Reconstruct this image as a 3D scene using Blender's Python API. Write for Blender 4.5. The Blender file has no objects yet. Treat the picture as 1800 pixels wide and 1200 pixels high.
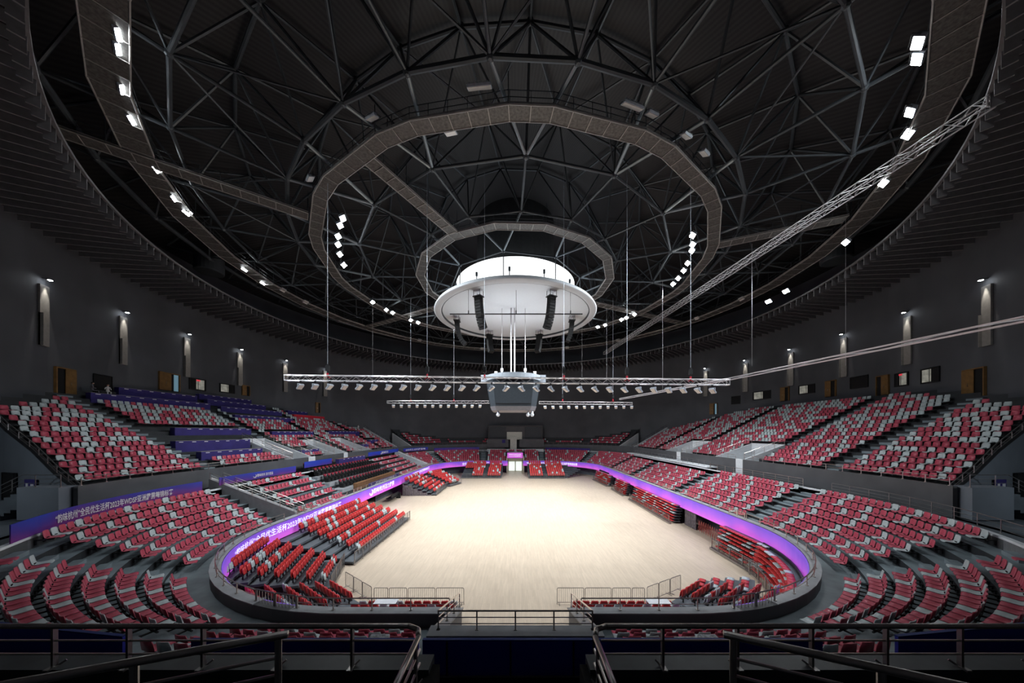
import bpy, math, random
from mathutils import Vector, Matrix
random.seed(7)
PI = math.pi
S = bpy.context.scene
COL = S.collection
# ------------------------------------------------------------------ camera, world, exposure
cam_d = bpy.data.cameras.new('camera'); cam = bpy.data.objects.new('camera', cam_d); COL.objects.link(cam)
cam.location = (0, 0, 11.3); cam.rotation_euler = (PI/2, 0, 0)
cam_d.sensor_width = 36; cam_d.lens = 11.0; cam_d.shift_x = -0.0033; cam_d.shift_y = 0.0889
cam_d.clip_start = 0.1; cam_d.clip_end = 400
S.camera = cam
S.view_settings.view_transform = 'Standard'; S.view_settings.look = 'None'
S.view_settings.gamma = 1; S.view_settings.use_curve_mapping = False
S.view_settings.exposure = 0.0
W = bpy.data.worlds.new('world'); S.world = W; W.use_nodes = True
W.node_tree.nodes['Background'].inputs[0].default_value = (0.5, 0.6, 0.8, 1)
W.node_tree.nodes['Background'].inputs[1].default_value = 0.004
try:
    S.cycles.use_denoising = True; S.cycles.max_bounces = 5; S.cycles.diffuse_bounces = 3
    S.cycles.glossy_bounces = 3; S.cycles.caustics_reflective = False; S.cycles.caustics_refractive = False
    S.cycles.sample_clamp_indirect = 4
except Exception: pass
FLOOD_W = 9700.0      # watts of each floodlight
# ------------------------------------------------------------------ materials
def mat(name, col, rough=0.6, metal=0.0, noise=0.0, nscale=3.0, emit=None, es=0.0, bump=0.0, spec=None):
    m = bpy.data.materials.new(name); m.use_nodes = True; nt = m.node_tree
    b = nt.nodes['Principled BSDF']; b.inputs['Roughness'].default_value = rough; b.inputs['Metallic'].default_value = metal
    b.inputs['Base Color'].default_value = (*col, 1)
    if spec is not None: b.inputs['Specular IOR Level'].default_value = spec
    if noise:
        tc = nt.nodes.new('ShaderNodeTexCoord'); n = nt.nodes.new('ShaderNodeTexNoise'); n.inputs['Scale'].default_value = nscale
        r = nt.nodes.new('ShaderNodeValToRGB')
        r.color_ramp.elements[0].position = .3; r.color_ramp.elements[1].position = .7
        r.color_ramp.elements[0].color = (*[c*(1-noise) for c in col], 1); r.color_ramp.elements[1].color = (*[min(1, c*(1+noise)) for c in col], 1)
        nt.links.new(tc.outputs['Object'], n.inputs['Vector']); nt.links.new(n.outputs['Fac'], r.inputs[0]); nt.links.new(r.outputs[0], b.inputs['Base Color'])
        if bump:
            bp = nt.nodes.new('ShaderNodeBump'); bp.inputs['Strength'].default_value = bump
            nt.links.new(n.outputs['Fac'], bp.inputs['Height']); nt.links.new(bp.outputs[0], b.inputs['Normal'])
    if emit:
        b.inputs['Emission Color'].default_value = (*emit, 1); b.inputs['Emission Strength'].default_value = es
    return m
M = {}
M['crimson'] = mat('crimson_plastic', (.52, .08, .125), .35, noise=.12)
M['grey'] = mat('pale_grey_plastic', (.52, .60, .61), .35, noise=.08)
M['red'] = mat('red_plastic', (.58, .045, .045), .35, noise=.1)
M['black'] = mat('black_metal', (.012, .013, .015), .5, noise=.2)
M['terrace'] = mat('grey_terrace_paint', (.20, .25, .275), .5, noise=.25, nscale=.9)
M['terrace_dark'] = mat('dark_terrace_paint', (.085, .10, .115), .6, noise=.2, nscale=1.2)
M['riser'] = mat('shaded_riser', (.022, .026, .03), .6, noise=.2, nscale=1.5)  # risers darkened beside the lit treads, shade put into the colour
M['wall'] = mat('charcoal_wall', (.080, .087, .10), .75, noise=.14, nscale=.25)
M['fascia'] = mat('dark_grey_panel', (.085, .088, .095), .55, noise=.15, nscale=.5)
M['white'] = mat('white_paint', (.74, .77, .80), .6, noise=.05)
M['greywall'] = mat('blue_grey_paint', (.17, .19, .22), .7, noise=.1, nscale=.4)
M['steel'] = mat('brushed_steel', (.62, .57, .53), .3, 1.0, noise=.08, nscale=8)
M['darksteel'] = mat('dark_steel', (.34, .325, .32), .3, .85, noise=.1, nscale=6)
M['tube'] = mat('grey_roof_steel', (.062, .074, .085), .45, .35, noise=.12, nscale=1)
M['strut'] = mat('lit_roof_strut', (.22, .26, .285), .4, .35, noise=.1, nscale=1)  # same roof steel, lightened: light on the struts put into the colour
M['deck'] = mat('grating', (.11, .107, .102), .55, .3, noise=.4, nscale=5)
M['edge'] = mat('pale_edge_steel', (.38, .37, .355), .45, .3, noise=.1)
M['alu'] = mat('aluminium', (.80, .80, .82), .35, .75, noise=.05)
M['navy'] = mat('navy_cloth', (.035, .025, .17), .8, noise=.15, nscale=1.0)
M['navy2'] = mat('deep_navy_vinyl', (.012, .018, .09), .6, noise=.2, nscale=1.0)
M['redcloth'] = mat('red_cloth', (.60, .02, .045), .7, noise=.08)
M['desk'] = mat('beige_laminate', (.45, .42, .36), .5, noise=.1)
M['wood'] = mat('brown_wood', (.22, .11, .05), .5, noise=.25, nscale=3)
M['doorwood'] = mat('door_wood', (.20, .11, .035), .5, noise=.2, nscale=2)
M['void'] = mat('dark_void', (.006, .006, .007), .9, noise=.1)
M['stone'] = mat('grey_stone_top', (.34, .355, .375), .45, noise=.12, nscale=2)
M['disc'] = mat('white_membrane', (.56, .60, .64), .7, noise=.02)
M['shell'] = mat('speaker_black', (.006, .0065, .007), .9, noise=.3, nscale=6)
M['body'] = mat('fixture_grey', (.62, .68, .76), .4, .3, noise=.1)
M['screen'] = mat('screen_grey', (.04, .05, .06), .35, noise=.1)
M['skin'] = mat('skin', (.45, .28, .2), .6, noise=.05)
M['shirtw'] = mat('white_shirt', (.6, .6, .6), .8, noise=.05)
M['shirtg'] = mat('grey_shirt', (.12, .12, .14), .8, noise=.05)
M['trouser'] = mat('dark_trousers', (.02, .02, .03), .8, noise=.05)
M['hair'] = mat('black_hair', (.01, .01, .01), .6, noise=.05)
M['text'] = mat('white_print', (.75, .75, .8), .6, noise=.02)
M['lens'] = mat('lit_lens', (1, 1, 1), .5, emit=(.93, .97, 1), es=60)
M['lensoff'] = mat('unlit_lens', (.7, .68, .64), .25, noise=.06)
M['drum'] = mat('lit_drum', (.9, .9, .9), .7, emit=(.95, .98, 1), es=2.0)
M['textlit'] = mat('led_white', (.8, .8, .85), .5, emit=(.85, .85, 1), es=.75)
M['litwin'] = mat('lit_room', (.4, .4, .36), .6, emit=(.8, .8, .68), es=.16, noise=.5, nscale=1.5)
M['exit'] = mat('lit_red_sign', (.8, .05, .08), .6, emit=(1, .05, .08), es=.5)
M['blueglass'] = mat('lit_blue_glass', (.2, .35, .45), .4, emit=(.3, .55, .7), es=.25)
M['litdoor'] = mat('lit_white_glass', (.85, .88, .85), .4, emit=(.9, 1, .95), es=.9)
M['beige'] = mat('beige_wall', (.55, .5, .42), .6, noise=.05)
M['curtain'] = mat('grey_curtain', (.14, .12, .13), .9, noise=.35, nscale=5)
M['paper'] = mat('printed_board', (.55, .57, .62), .6, noise=.5, nscale=14)
def floor_mat():
    m = bpy.data.materials.new('pale_wood_floor'); m.use_nodes = True; nt = m.node_tree; b = nt.nodes['Principled BSDF']
    tc = nt.nodes.new('ShaderNodeTexCoord'); mp = nt.nodes.new('ShaderNodeMapping'); mp.inputs['Scale'].default_value = (2.2, .22, 1)
    n = nt.nodes.new('ShaderNodeTexNoise'); n.inputs['Scale'].default_value = 3; n.inputs['Detail'].default_value = 4
    mp2 = nt.nodes.new('ShaderNodeMapping'); mp2.inputs['Rotation'].default_value = (0, 0, PI/2)
    br = nt.nodes.new('ShaderNodeTexBrick'); br.inputs['Scale'].default_value = 1; br.inputs['Brick Width'].default_value = 1.8; br.inputs['Row Height'].default_value = .13
    br.inputs['Mortar Size'].default_value = .004; br.inputs['Color1'].default_value = (.64, .53, .41, 1); br.inputs['Color2'].default_value = (.585, .48, .37, 1); br.inputs['Mortar'].default_value = (.5, .40, .30, 1)
    mx = nt.nodes.new('ShaderNodeMixRGB'); mx.blend_type = 'MULTIPLY'; mx.inputs[0].default_value = .28
    nt.links.new(tc.outputs['Object'], mp.inputs[0]); nt.links.new(mp.outputs[0], n.inputs[0])
    nt.links.new(tc.outputs['Object'], mp2.inputs[0]); nt.links.new(mp2.outputs[0], br.inputs[0])
    nt.links.new(br.outputs[0], mx.inputs[1]); nt.links.new(n.outputs['Fac'], mx.inputs[2]); nt.links.new(mx.outputs[0], b.inputs['Base Color'])
    b.inputs['Roughness'].default_value = .42; b.inputs['Specular IOR Level'].default_value = .35
    return m
M['floor'] = floor_mat()
def banner_mat(name, c1, c2, c3, es, scale=.35, vertical=None):
    m = bpy.data.materials.new(name); m.use_nodes = True; nt = m.node_tree; b = nt.nodes['Principled BSDF']
    tc = nt.nodes.new('ShaderNodeTexCoord'); n = nt.nodes.new('ShaderNodeTexNoise'); n.inputs['Scale'].default_value = scale; n.inputs['Detail'].default_value = 3
    sp = nt.nodes.new('ShaderNodeSeparateXYZ'); mr = nt.nodes.new('ShaderNodeMapRange')
    z0, z1 = vertical; mr.inputs[1].default_value = z0; mr.inputs[2].default_value = z1
    ad = nt.nodes.new('ShaderNodeMath'); ad.operation = 'MULTIPLY_ADD'; ad.inputs[1].default_value = .55; 
    r = nt.nodes.new('ShaderNodeValToRGB'); r.color_ramp.elements[0].position = .36; r.color_ramp.elements[1].position = .82
    r.color_ramp.elements[0].color = (*c1, 1); r.color_ramp.elements[1].color = (*c3, 1); e = r.color_ramp.elements.new(.58); e.color = (*c2, 1)
    nt.links.new(tc.outputs['Object'], n.inputs[0]); nt.links.new(tc.outputs['Object'], sp.inputs[0]); nt.links.new(sp.outputs[2], mr.inputs[0])
    sc = nt.nodes.new('ShaderNodeMath'); sc.operation = 'MULTIPLY'; sc.inputs[1].default_value = .62
    nt.links.new(n.outputs['Fac'], sc.inputs[0])
    nt.links.new(mr.outputs[0], ad.inputs[0]); nt.links.new(sc.outputs[0], ad.inputs[2])
    nt.links.new(ad.outputs[0], r.inputs[0]); nt.links.new(r.outputs[0], b.inputs['Base Color'])
    b.inputs['Roughness'].default_value = .5
    if es:
        nt.links.new(r.outputs[0], b.inputs['Emission Color']); b.inputs['Emission Strength'].default_value = es
    return m
M['ribbon'] = banner_mat('led_ribbon', (.58, .11, .62), (.33, .09, .62), (.17, .07, .56), .6, .3, (2.1, 3.4))
M['banner'] = banner_mat('blue_purple_vinyl', (.17, .03, .22), (.05, .03, .30), (.012, .045, .42), 0, .4, (6.15, 7.25))
M['panel'] = banner_mat('blue_panel', (.06, .04, .50), (.035, .045, .58), (.02, .04, .62), 0, .4, (7.6, 8.3))
def roof_mat():
    m = bpy.data.materials.new('corrugated_roof'); m.use_nodes = True; nt = m.node_tree; b = nt.nodes['Principled BSDF']
    uv = nt.nodes.new('ShaderNodeUVMap'); w = nt.nodes.new('ShaderNodeTexWave'); w.inputs['Scale'].default_value = 1; w.bands_direction = 'X'
    r = nt.nodes.new('ShaderNodeValToRGB'); r.color_ramp.elements[0].color = (.007, .007, .009, 1); r.color_ramp.elements[1].color = (.022, .0215, .0225, 1)
    nt.links.new(uv.outputs[0], w.inputs['Vector']); nt.links.new(w.outputs['Fac'], r.inputs[0]); nt.links.new(r.outputs[0], b.inputs['Base Color'])
    bp = nt.nodes.new('ShaderNodeBump'); bp.inputs['Strength'].default_value = .6; nt.links.new(w.outputs['Fac'], bp.inputs['Height']); nt.links.new(bp.outputs[0], b.inputs['Normal'])
    b.inputs['Roughness'].default_value = .6
    return m
M['roof'] = roof_mat()
# ------------------------------------------------------------------ mesh helpers
class MB:
    def __init__(s): s.v = []; s.f = []; s.m = []; s.mi = 0
    def add(s, vs, fs):
        o = len(s.v); s.v += [tuple(p) for p in vs]; s.f += [tuple(i+o for i in f) for f in fs]; s.m += [s.mi]*len(fs); return s
    def box(s, c, d, rz=0, M3=None, taper=None):
        hx, hy, hz = d[0]/2, d[1]/2, d[2]/2; vs = []
        for z in (-hz, hz):
            k = taper if (taper and z > 0) else 1
            for x, y in ((-hx, -hy), (hx, -hy), (hx, hy), (-hx, hy)):
                p = Vector((x*k, y*k, z))
                p = (M3 @ p) if M3 else Vector((p.x*math.cos(rz)-p.y*math.sin(rz), p.x*math.sin(rz)+p.y*math.cos(rz), p.z))
                vs.append(p+Vector(c))
        return s.add(vs, [(0, 3, 2, 1), (4, 5, 6, 7), (0, 1, 5, 4), (1, 2, 6, 5), (2, 3, 7, 6), (3, 0, 4, 7)])
    def tube(s, a, b, r, n=6, r2=None):
        a = Vector(a); b = Vector(b); d = (b-a)
        if d.length < 1e-6: return s
        d.normalize(); u = d.orthogonal().normalized(); w = d.cross(u); r2 = r if r2 is None else r2
        vs = [a+(u*math.cos(2*PI*i/n)+w*math.sin(2*PI*i/n))*r for i in range(n)]+[b+(u*math.cos(2*PI*i/n)+w*math.sin(2*PI*i/n))*r2 for i in range(n)]
        return s.add(vs, [(i, (i+1) % n, n+(i+1) % n, n+i) for i in range(n)]+[tuple(range(n-1, -1, -1)), tuple(range(n, 2*n))])
    def path(s, pts, r, n=6):
        for a, b in zip(pts, pts[1:]): s.tube(a, b, r, n)
        return s
    def ball(s, c, r, n=8, k=5):
        vs = [(c[0], c[1], c[2]-r)]
        for j in range(1, k):
            a = -PI/2+PI*j/k
            for i in range(n): vs.append((c[0]+r*math.cos(a)*math.cos(2*PI*i/n), c[1]+r*math.cos(a)*math.sin(2*PI*i/n), c[2]+r*math.sin(a)))
        vs.append((c[0], c[1], c[2]+r)); fs = [(0, 1+(i+1) % n, 1+i) for i in range(n)]
        for j in range(k-2):
            for i in range(n): fs.append((1+j*n+i, 1+j*n+(i+1) % n, 1+(j+1)*n+(i+1) % n, 1+(j+1)*n+i))
        L = len(vs)-1; fs += [(1+(k-2)*n+i, 1+(k-2)*n+(i+1) % n, L) for i in range(n)]
        return s.add(vs, fs)
    def sweep(s, rings, closed=False, prof_closed=True, caps=True):
        n = len(rings[0]); vs = [p for r in rings for p in r]; fs = []; K = len(rings)
        for k in range(K if closed else K-1):
            k2 = (k+1) % K
            for i in range(n if prof_closed else n-1):
                j = (i+1) % n; fs.append((k*n+i, k*n+j, k2*n+j, k2*n+i))
        if caps and not closed and prof_closed: fs += [tuple(range(n-1, -1, -1)), tuple((K-1)*n+i for i in range(n))]
        return s.add(vs, fs)
    def lathe(s, prof, c=(0, 0), n=64, a0=0, a1=2*PI, closed_prof=False):
        full = abs(a1-a0-2*PI) < 1e-6
        rings = [[(c[0]+r*math.cos(a), c[1]+r*math.sin(a), z) for r, z in prof] for a in [a0+(a1-a0)*i/n for i in range(n if full else n+1)]]
        return s.sweep(rings, closed=full, prof_closed=closed_prof, caps=closed_prof)
    def build(s, name, ma, parent=None, loc=None, smooth=False, kind=None):
        me = bpy.data.meshes.new(name)
        off = Vector(loc) if loc is not None else None
        me.from_pydata([tuple(Vector(p)-off) for p in s.v] if off else s.v, [], s.f)
        mats = ma if isinstance(ma, (list, tuple)) else [ma]
        for m_ in mats: me.materials.append(M[m_] if isinstance(m_, str) else m_)
        if len(mats) > 1: me.polygons.foreach_set('material_index', s.m)
        if smooth: me.polygons.foreach_set('use_smooth', [True]*len(me.polygons))
        me.update()
        o = bpy.data.objects.new(name, me); COL.objects.link(o)
        if off: o.location = off
        if parent: o.parent = parent
        if kind: o['kind'] = kind
        return o
def tag(o, label, cat, group=None):
    o['label'] = label; o['category'] = cat
    if group: o['group'] = group
    return o
def empty(name, loc=(0, 0, 0), rz=0):
    o = bpy.data.objects.new(name, None); COL.objects.link(o); o.location = loc; o.rotation_euler = (0, 0, rz); o.empty_display_size = .1; return o
def copy_tree(o, parent=None):
    kids = list(o.children); c = o.copy(); COL.objects.link(c)
    if parent: c.parent = parent
    for k in kids: copy_tree(k, c)
    return c
ONES = 'first second third fourth fifth sixth seventh eighth ninth tenth eleventh twelfth thirteenth fourteenth fifteenth sixteenth seventeenth eighteenth nineteenth'.split()
TENS = {20: ('twentieth', 'twenty'), 30: ('thirtieth', 'thirty'), 40: ('fortieth', 'forty'), 50: ('fiftieth', 'fifty'), 60: ('sixtieth', 'sixty'), 70: ('seventieth', 'seventy')}
def nth(n):
    if n < 20: return ONES[n-1]
    t = n//10*10
    return TENS[t][0] if n == t else TENS[t][1]+'-'+ONES[n-t-1]
def struct(mb, name, ma, **k):
    return mb.build(name, ma, kind='structure', **k)
# ------------------------------------------------------------------ plan of the bowl: a rounded rectangle, t runs along it, d is the offset outward
HW, RR, CX, Y0, Y1, CY0, CY1 = 20.6, 13.0, 7.6, 14.0, 87.5, 27.0, 74.5
LL = [CX, CX+RR*PI/2]; LL += [LL[1]+CY1-CY0]; LL += [LL[2]+RR*PI/2]; LL += [LL[3]+CX]
TL = LL[4]
def P(t, d=0):
    s = 1 if t >= 0 else -1; t = abs(t)
    if t < LL[0]: x, y, nx, ny = t, Y0, 0, -1
    elif t < LL[1]:
        a = -PI/2+(t-LL[0])/RR; nx, ny = math.cos(a), math.sin(a); x, y = CX+RR*nx, CY0+RR*ny
    elif t < LL[2]: x, y, nx, ny = HW, CY0+t-LL[1], 1, 0
    elif t < LL[3]:
        a = (t-LL[2])/RR; nx, ny = math.cos(a), math.sin(a); x, y = CX+RR*nx, CY1+RR*ny
    else: x, y, nx, ny = LL[4]-t, Y1, 0, 1
    return s*(x+nx*d), y+ny*d, s*nx, ny
def low_z(d): return 2.85+.42*(d-1.4)/.85
def up_z(d): return 7.45+.44*(d-10.6)/.88
def trange(t0, t1, step=1.2):
    ts = {t0, t1}
    a = math.ceil(t0/step)*step
    while a < t1: ts.add(a); a += step
    for L in LL:
        for s in (-1, 1):
            if t0 < s*L < t1: ts.add(s*L)
    return sorted(ts)
def band(mb, t0, t1, prof, closed_prof=True, step=1.2, alt=None):
    """prof = list of (d, z)"""
    rings = [[(*P(t, d)[:2], z) for d, z in prof] for t in trange(t0, t1, step)]
    n0 = len(mb.f); mb.sweep(rings, prof_closed=closed_prof, caps=closed_prof)
    if alt is not None:
        ns = len(prof)-1
        for j in range(n0, len(mb.f)):
            if (j-n0) % ns % 2 == alt: mb.m[j] = 1
    return mb
def arclen(t0, t1, d):
    ts = trange(t0, t1, .8); return sum(math.dist(P(a, d)[:2], P(b, d)[:2]) for a, b in zip(ts, ts[1:]))
def along(t0, t1, d, pitch, margin=.1):
    """evenly spaced t values with real spacing = pitch on the row at offset d"""
    ts = trange(t0, t1, .4); acc = [0]
    for a, b in zip(ts, ts[1:]): acc.append(acc[-1]+math.dist(P(a, d)[:2], P(b, d)[:2]))
    n = int((acc[-1]-2*margin)/pitch)
    if n < 1: return []
    out = []; s0 = (acc[-1]-n*pitch)/2+pitch/2; k = 0
    for i in range(n):
        s = s0+i*pitch
        while acc[k+1] < s: k += 1
        out.append(ts[k]+(ts[k+1]-ts[k])*(s-acc[k])/(acc[k+1]-acc[k]))
    return out
# ------------------------------------------------------------------ lights: floodlights on the catwalks, each one a lamp with its own spot
ZC = 35.2
def make_flood(on):
    r = empty('floodlight')
    mb = MB(); mb.box((0, .0, 0), (.95, .16, .62)); 
    for i in range(7): mb.box((-.4+i*.133, -.13, 0), (.03, .12, .52))
    mb.build('housing', 'body', r)
    MB().box((0, .095, 0), (.86, .03, .53)).build('lens', 'lens' if on else 'lensoff', r)
    y = MB(); y.tube((-.52, 0, 0), (-.52, 0, .45), .03); y.tube((.52, 0, 0), (.52, 0, .45), .03); y.tube((-.52, 0, .45), (.52, 0, .45), .03); y.build('bracket', 'black', r)
    return r
flood_on = flood_off = None
spot_data = bpy.data.lights.new('flood_beam', 'SPOT'); spot_data.energy = FLOOD_W; spot_data.spot_size = math.radians(93); spot_data.spot_blend = 1.0
spot_data.color = (.91, .96, 1.0); spot_data.shadow_soft_size = .35
def aim_matrix(loc, target):
    d = (Vector(target)-Vector(loc)).normalized(); q = d.to_track_quat('Y', 'Z'); return q.to_euler()
def flood(loc, target, on, label, group):
    global flood_on, flood_off
    if on:
        if flood_on is None:
            flood_on = make_flood(True)
            l = bpy.data.objects.new('beam', spot_data); COL.objects.link(l); l.parent = flood_on; l.location = (0, .2, 0); l.rotation_euler = (PI/2, 0, 0); r = flood_on
        else: r = copy_tree(flood_on)
    else:
        if flood_off is None: flood_off = make_flood(False); r = flood_off
        else: r = copy_tree(flood_off)
    r.location = loc; r.rotation_euler = aim_matrix(loc, target)
    tag(r, label, 'floodlight', group)
def polar(phi, R, z, cx=0): a = math.radians(phi); return (cx+R*math.sin(a), 51-R*math.cos(a), z)
OUT_L = [(-36.8, 40, 35.5), (-38.5, 40, 35.5), (-43.5, 40, 35.5), (-47.7, 39.9, 35.5), (-55.7, 39.7, 35.5), (-61.8, 39.8, 35.5), (-65.1, 39.7, 35.5), (-83.2, 40.3, 35.5), (-89.2, 40.7, 35.5)]
OUT_R = [(38.3, 40.3, 35.5), (40.2, 40.3, 35.5), (47.4, 40.5, 35.5), (51.1, 40.9, 35.5), (59.6, 41.2, 35.4), (69.6, 41.3, 33.6), (85.2, 41.3, 32.8), (90, 41.3, 32.7)]
k = 0
for side, A in (('banner-side', OUT_L), ('bare-rail-side', OUT_R)):
    for i, p in enumerate(A):
        loc = polar(*p); tgt = (loc[0]*.1, 43+4*(i % 3)+(loc[1]-51)*.08, 0)
        flood(loc, tgt, True, f'lit floodlight under the outer roof catwalk, {side}, {nth(i+1)} along from the camera', 'lit floodlights on the outer catwalk')
MID_L = [-49.3, -52.7, -58.2, -62.5, -67.9, -74.3, -102.6, -110.5, -114, -124, -128]
MID_R = [57.7, 62.5, 65.8, 73.2, 77.9, 83.1, 87.4, 116, 120.5, 123.2, 132, 136]
for side, A in (('banner-side', MID_L), ('bare-rail-side', MID_R)):
    for i, p in enumerate(A):
        loc = polar(p, 25.2 if abs(p) < 90 else 26.6, 35.0); tgt = (loc[0]*-.25, 51+(loc[1]-51)*.6, 0)
        flood(loc, tgt, True, f'lit floodlight on the middle catwalk ring, {side}, {nth(i+1)} along from the camera', 'lit floodlights on the middle catwalk')
for i, p in enumerate([-44.6, -23.3, -12.1, -6, -4.4, 17.4, 19.0, 21.9, 30, 36]):
    flood(polar(p, 28.6 if p != -12.1 else 25.6, 36.2), polar(p, 20, 20), False, f'unlit white floodlight on the near arc of the middle catwalk, {nth(i+1)} across', 'unlit floodlights on the middle catwalk')
for i, p in enumerate([-93, -100, -140, -165, 160, 140, 112, 98]):
    flood(polar(p, 40.4, 35.5, .9), polar(p, 10, 0), False, f'unlit floodlight under the outer catwalk, {nth(i+1)} around its far arc', 'unlit floodlights on the outer catwalk')
# ------------------------------------------------------------------ structure: floor, walls, roof
mb = MB(); mb.add([(-24, 10, 0), (24, 10, 0), (24, 92, 0), (-24, 92, 0)], [(0, 1, 2, 3)]); struct(mb, 'floor', 'floor')
mb = MB(); mb.lathe([(51, 4.0), (51, 38.2)], (0, 51), 144); struct(mb, 'wall_round', 'wall')
# lower terrace
def terrace_profile(d0, z0, pitch, rise, n, zend):
    pr = []
    for k in range(n): pr += [(d0+k*pitch, z0+k*rise), (d0+(k+1)*pitch, z0+k*rise)]
    return pr
LOWP = [(.34, 3.05), (.34, 2.85)]+terrace_profile(1.4, 2.85, .85, .42, 7, 0)[1:]+[(7.35, 5.9)]
mb = MB(); band(mb, 2.75, TL-2.1, LOWP, False, alt=0); band(mb, -TL+2.1, -2.75, LOWP, False, alt=0); struct(mb, 'floor_lower_terrace', ['terrace', 'riser'])
mb = MB()
band(mb, 2.75, TL-2.1, [(7.35, 5.3), (7.35, 6.02), (7.6, 6.02), (7.6, 5.3)]); band(mb, -TL+2.1, -2.75, [(7.35, 5.3), (7.35, 6.02), (7.6, 6.02), (7.6, 5.3)])
struct(mb, 'trim_1', 'white')
mb = MB(); band(mb, -TL+.01, TL-.01, [(7.6, 5.6), (9.7, 5.6)], False); struct(mb, 'floor_concourse', 'terrace_dark')
# ring kerb and its underside
CURB = [(0, 3.40), (.45, 3.40), (.45, 2.80), (.34, 2.80), (.34, 3.30), (.06, 3.30), (.06, 2.0), (0, 2.0)]
mb = MB(); band(mb, 2.75, TL-2.1, [(0, 3.44), (.45, 3.44), (.45, 2.6), (0, 2.6)]); band(mb, -TL+2.1, -2.75, [(0, 3.44), (.45, 3.44), (.45, 2.6), (0, 2.6)])
struct(mb, 'wall_kerb', 'fascia')
mb = MB()
for a, b in ((2.9, 9.9), (11.9, TL-2.2), (-TL+2.2, -11.9), (-9.9, -2.9)): band(mb, a, b, [(-.03, 3.442), (.48, 3.442), (.48, 3.485), (-.03, 3.485)])
struct(mb, 'trim_2', 'stone')
mb = MB(); band(mb, -38, TL-2.3, [(2.2, 0), (2.2, 3.0)], False); band(mb, -TL+2.3, -52, [(2.2, 0), (2.2, 3.0)], False); band(mb, -52.1, -37.9, [(3.8, 0), (3.8, 3.2)], False); struct(mb, 'wall_under_stand', 'terrace_dark')
mb = MB(); band(mb, 2.8, TL-2.2, [(.1, 2.62), (2.2, 2.78)], False); band(mb, -TL+2.2, -2.8, [(.1, 2.62), (2.2, 2.78)], False); band(mb, -52.2, -37.8, [(2.1, 2.75), (3.9, 2.9)], False); struct(mb, 'ceiling_under_stand', 'terrace_dark')
mb = MB(); band(mb, -51.5, -41.0, [(3.5, 0), (3.5, 2.3)], False); struct(mb, 'wall_white_passage', 'white')
# upper stand profile, clipped to the circle
def upper_rows(mb, t0f, t1f, kmax, skip=(), zo=0, zr=.44):
    for k in range(-1, kmax):
        da = 9.62 if k < 0 else 10.6+.88*k; db = 10.6+.88*(k+1); z = 7.3 if k < 0 else 7.45+zo+zr*k; zn = 7.45+zo+zr*(k+1)
        t0, t1 = max(t0f(da), t0f(db)), min(t1f(da), t1f(db))
        if t1 <= t0: continue
        iv = [(t0, t1)]
        for (s0, s1, dm) in skip:
            if da < dm:
                nv = []
                for a, b in iv:
                    if s1 <= a or s0 >= b: nv.append((a, b))
                    else:
                        if a < s0: nv.append((a, s0))
                        if s1 < b: nv.append((s1, b))
                iv = nv
        for a, b in iv: band(mb, a, b, [(da, z), (db, z), (db, zn)], False, alt=1)
def near_edge(sign):
    def f(d):
        t = 20.0
        while t < 45:
            x, y, _, _ = P(t, d)
            if y >= 21.2+.29*(abs(x)-29.5): return t
            t += .1
        return t
    return f
ne = near_edge(1)
VOM_R = [(42.3, 48.0, 14.9), (57.8, 63.6, 14.9)]
VOM_L = [(43.4, 47.2, 16.4), (53.2, 57.0, 15.6), (62.6, 66.4, 16.0)]
mb = MB(); upper_rows(mb, ne, lambda d: 78.6, 20, VOM_R); struct(mb, 'floor_upper_terrace', ['terrace_dark', 'riser'])
mb = MB(); upper_rows(mb, lambda d: -78.6, lambda d: -ne(d), 20, [(-b, -a, d) for a, b, d in VOM_L]); struct(mb, 'floor_upper_terrace', ['terrace_dark', 'riser'])
mb = MB()
for s in (-1, 1):
    upper_rows(mb, (lambda d: 81.4) if s > 0 else (lambda d: -TL+5.2), (lambda d: TL-5.2) if s > 0 else (lambda d: -81.4), 9, zo=.5, zr=.6)
struct(mb, 'floor_far_terrace', ['terrace_dark', 'riser'])
# fascia
mb = MB(); FP = [(9.4, 5.4), (9.4, 7.72), (9.64, 7.72), (9.64, 5.4)]
F0 = ne(9.4)-.2
for a, b in ((F0, 42.3), (43.6, 57.8), (59.2, TL-3.4), (-46.4, -F0), (-55.7, -47.9), (-TL+3.4, -57.0)): band(mb, a, b, FP)
struct(mb, 'wall_fascia', 'fascia')
mb = MB()
for a, b in ((42.3, 43.6), (57.8, 59.2), (-47.9, -46.4), (-57, -55.7)): band(mb, a, b, [(9.38, 5.4), (9.38, 7.75), (9.66, 7.75), (9.66, 5.4)])
struct(mb, 'wall_fascia_opening', 'white')
# stand end walls (near ends and the far corners)
def slope_wall(mb, pts, th=.25, z0=5.4, extra=.25):
    """pts: list of (x, y, ztop)"""
    for (xa, ya, za), (xb, yb, zb) in zip(pts, pts[1:]):
        d = Vector((xb-xa, yb-ya)).normalized(); n = Vector((-d.y, d.x))*th/2
        vs = [(xa-n.x, ya-n.y, z0), (xa+n.x, ya+n.y, z0), (xb+n.x, yb+n.y, z0), (xb-n.x, yb-n.y, z0), (xa-n.x, ya-n.y, za), (xa+n.x, ya+n.y, za), (xb+n.x, yb+n.y, zb), (xb-n.x, yb-n.y, zb)]
        mb.add(vs, [(0, 3, 2, 1), (4, 5, 6, 7), (0, 1, 5, 4), (1, 2, 6, 5), (2, 3, 7, 6), (3, 0, 4, 7)])
def radial_pts(t, d0, d1, dz, n=2): return [(*P(t, d0+(d1-d0)*i/n)[:2], up_z(d0+(d1-d0)*i/n)+dz) for i in range(n+1)]
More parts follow.
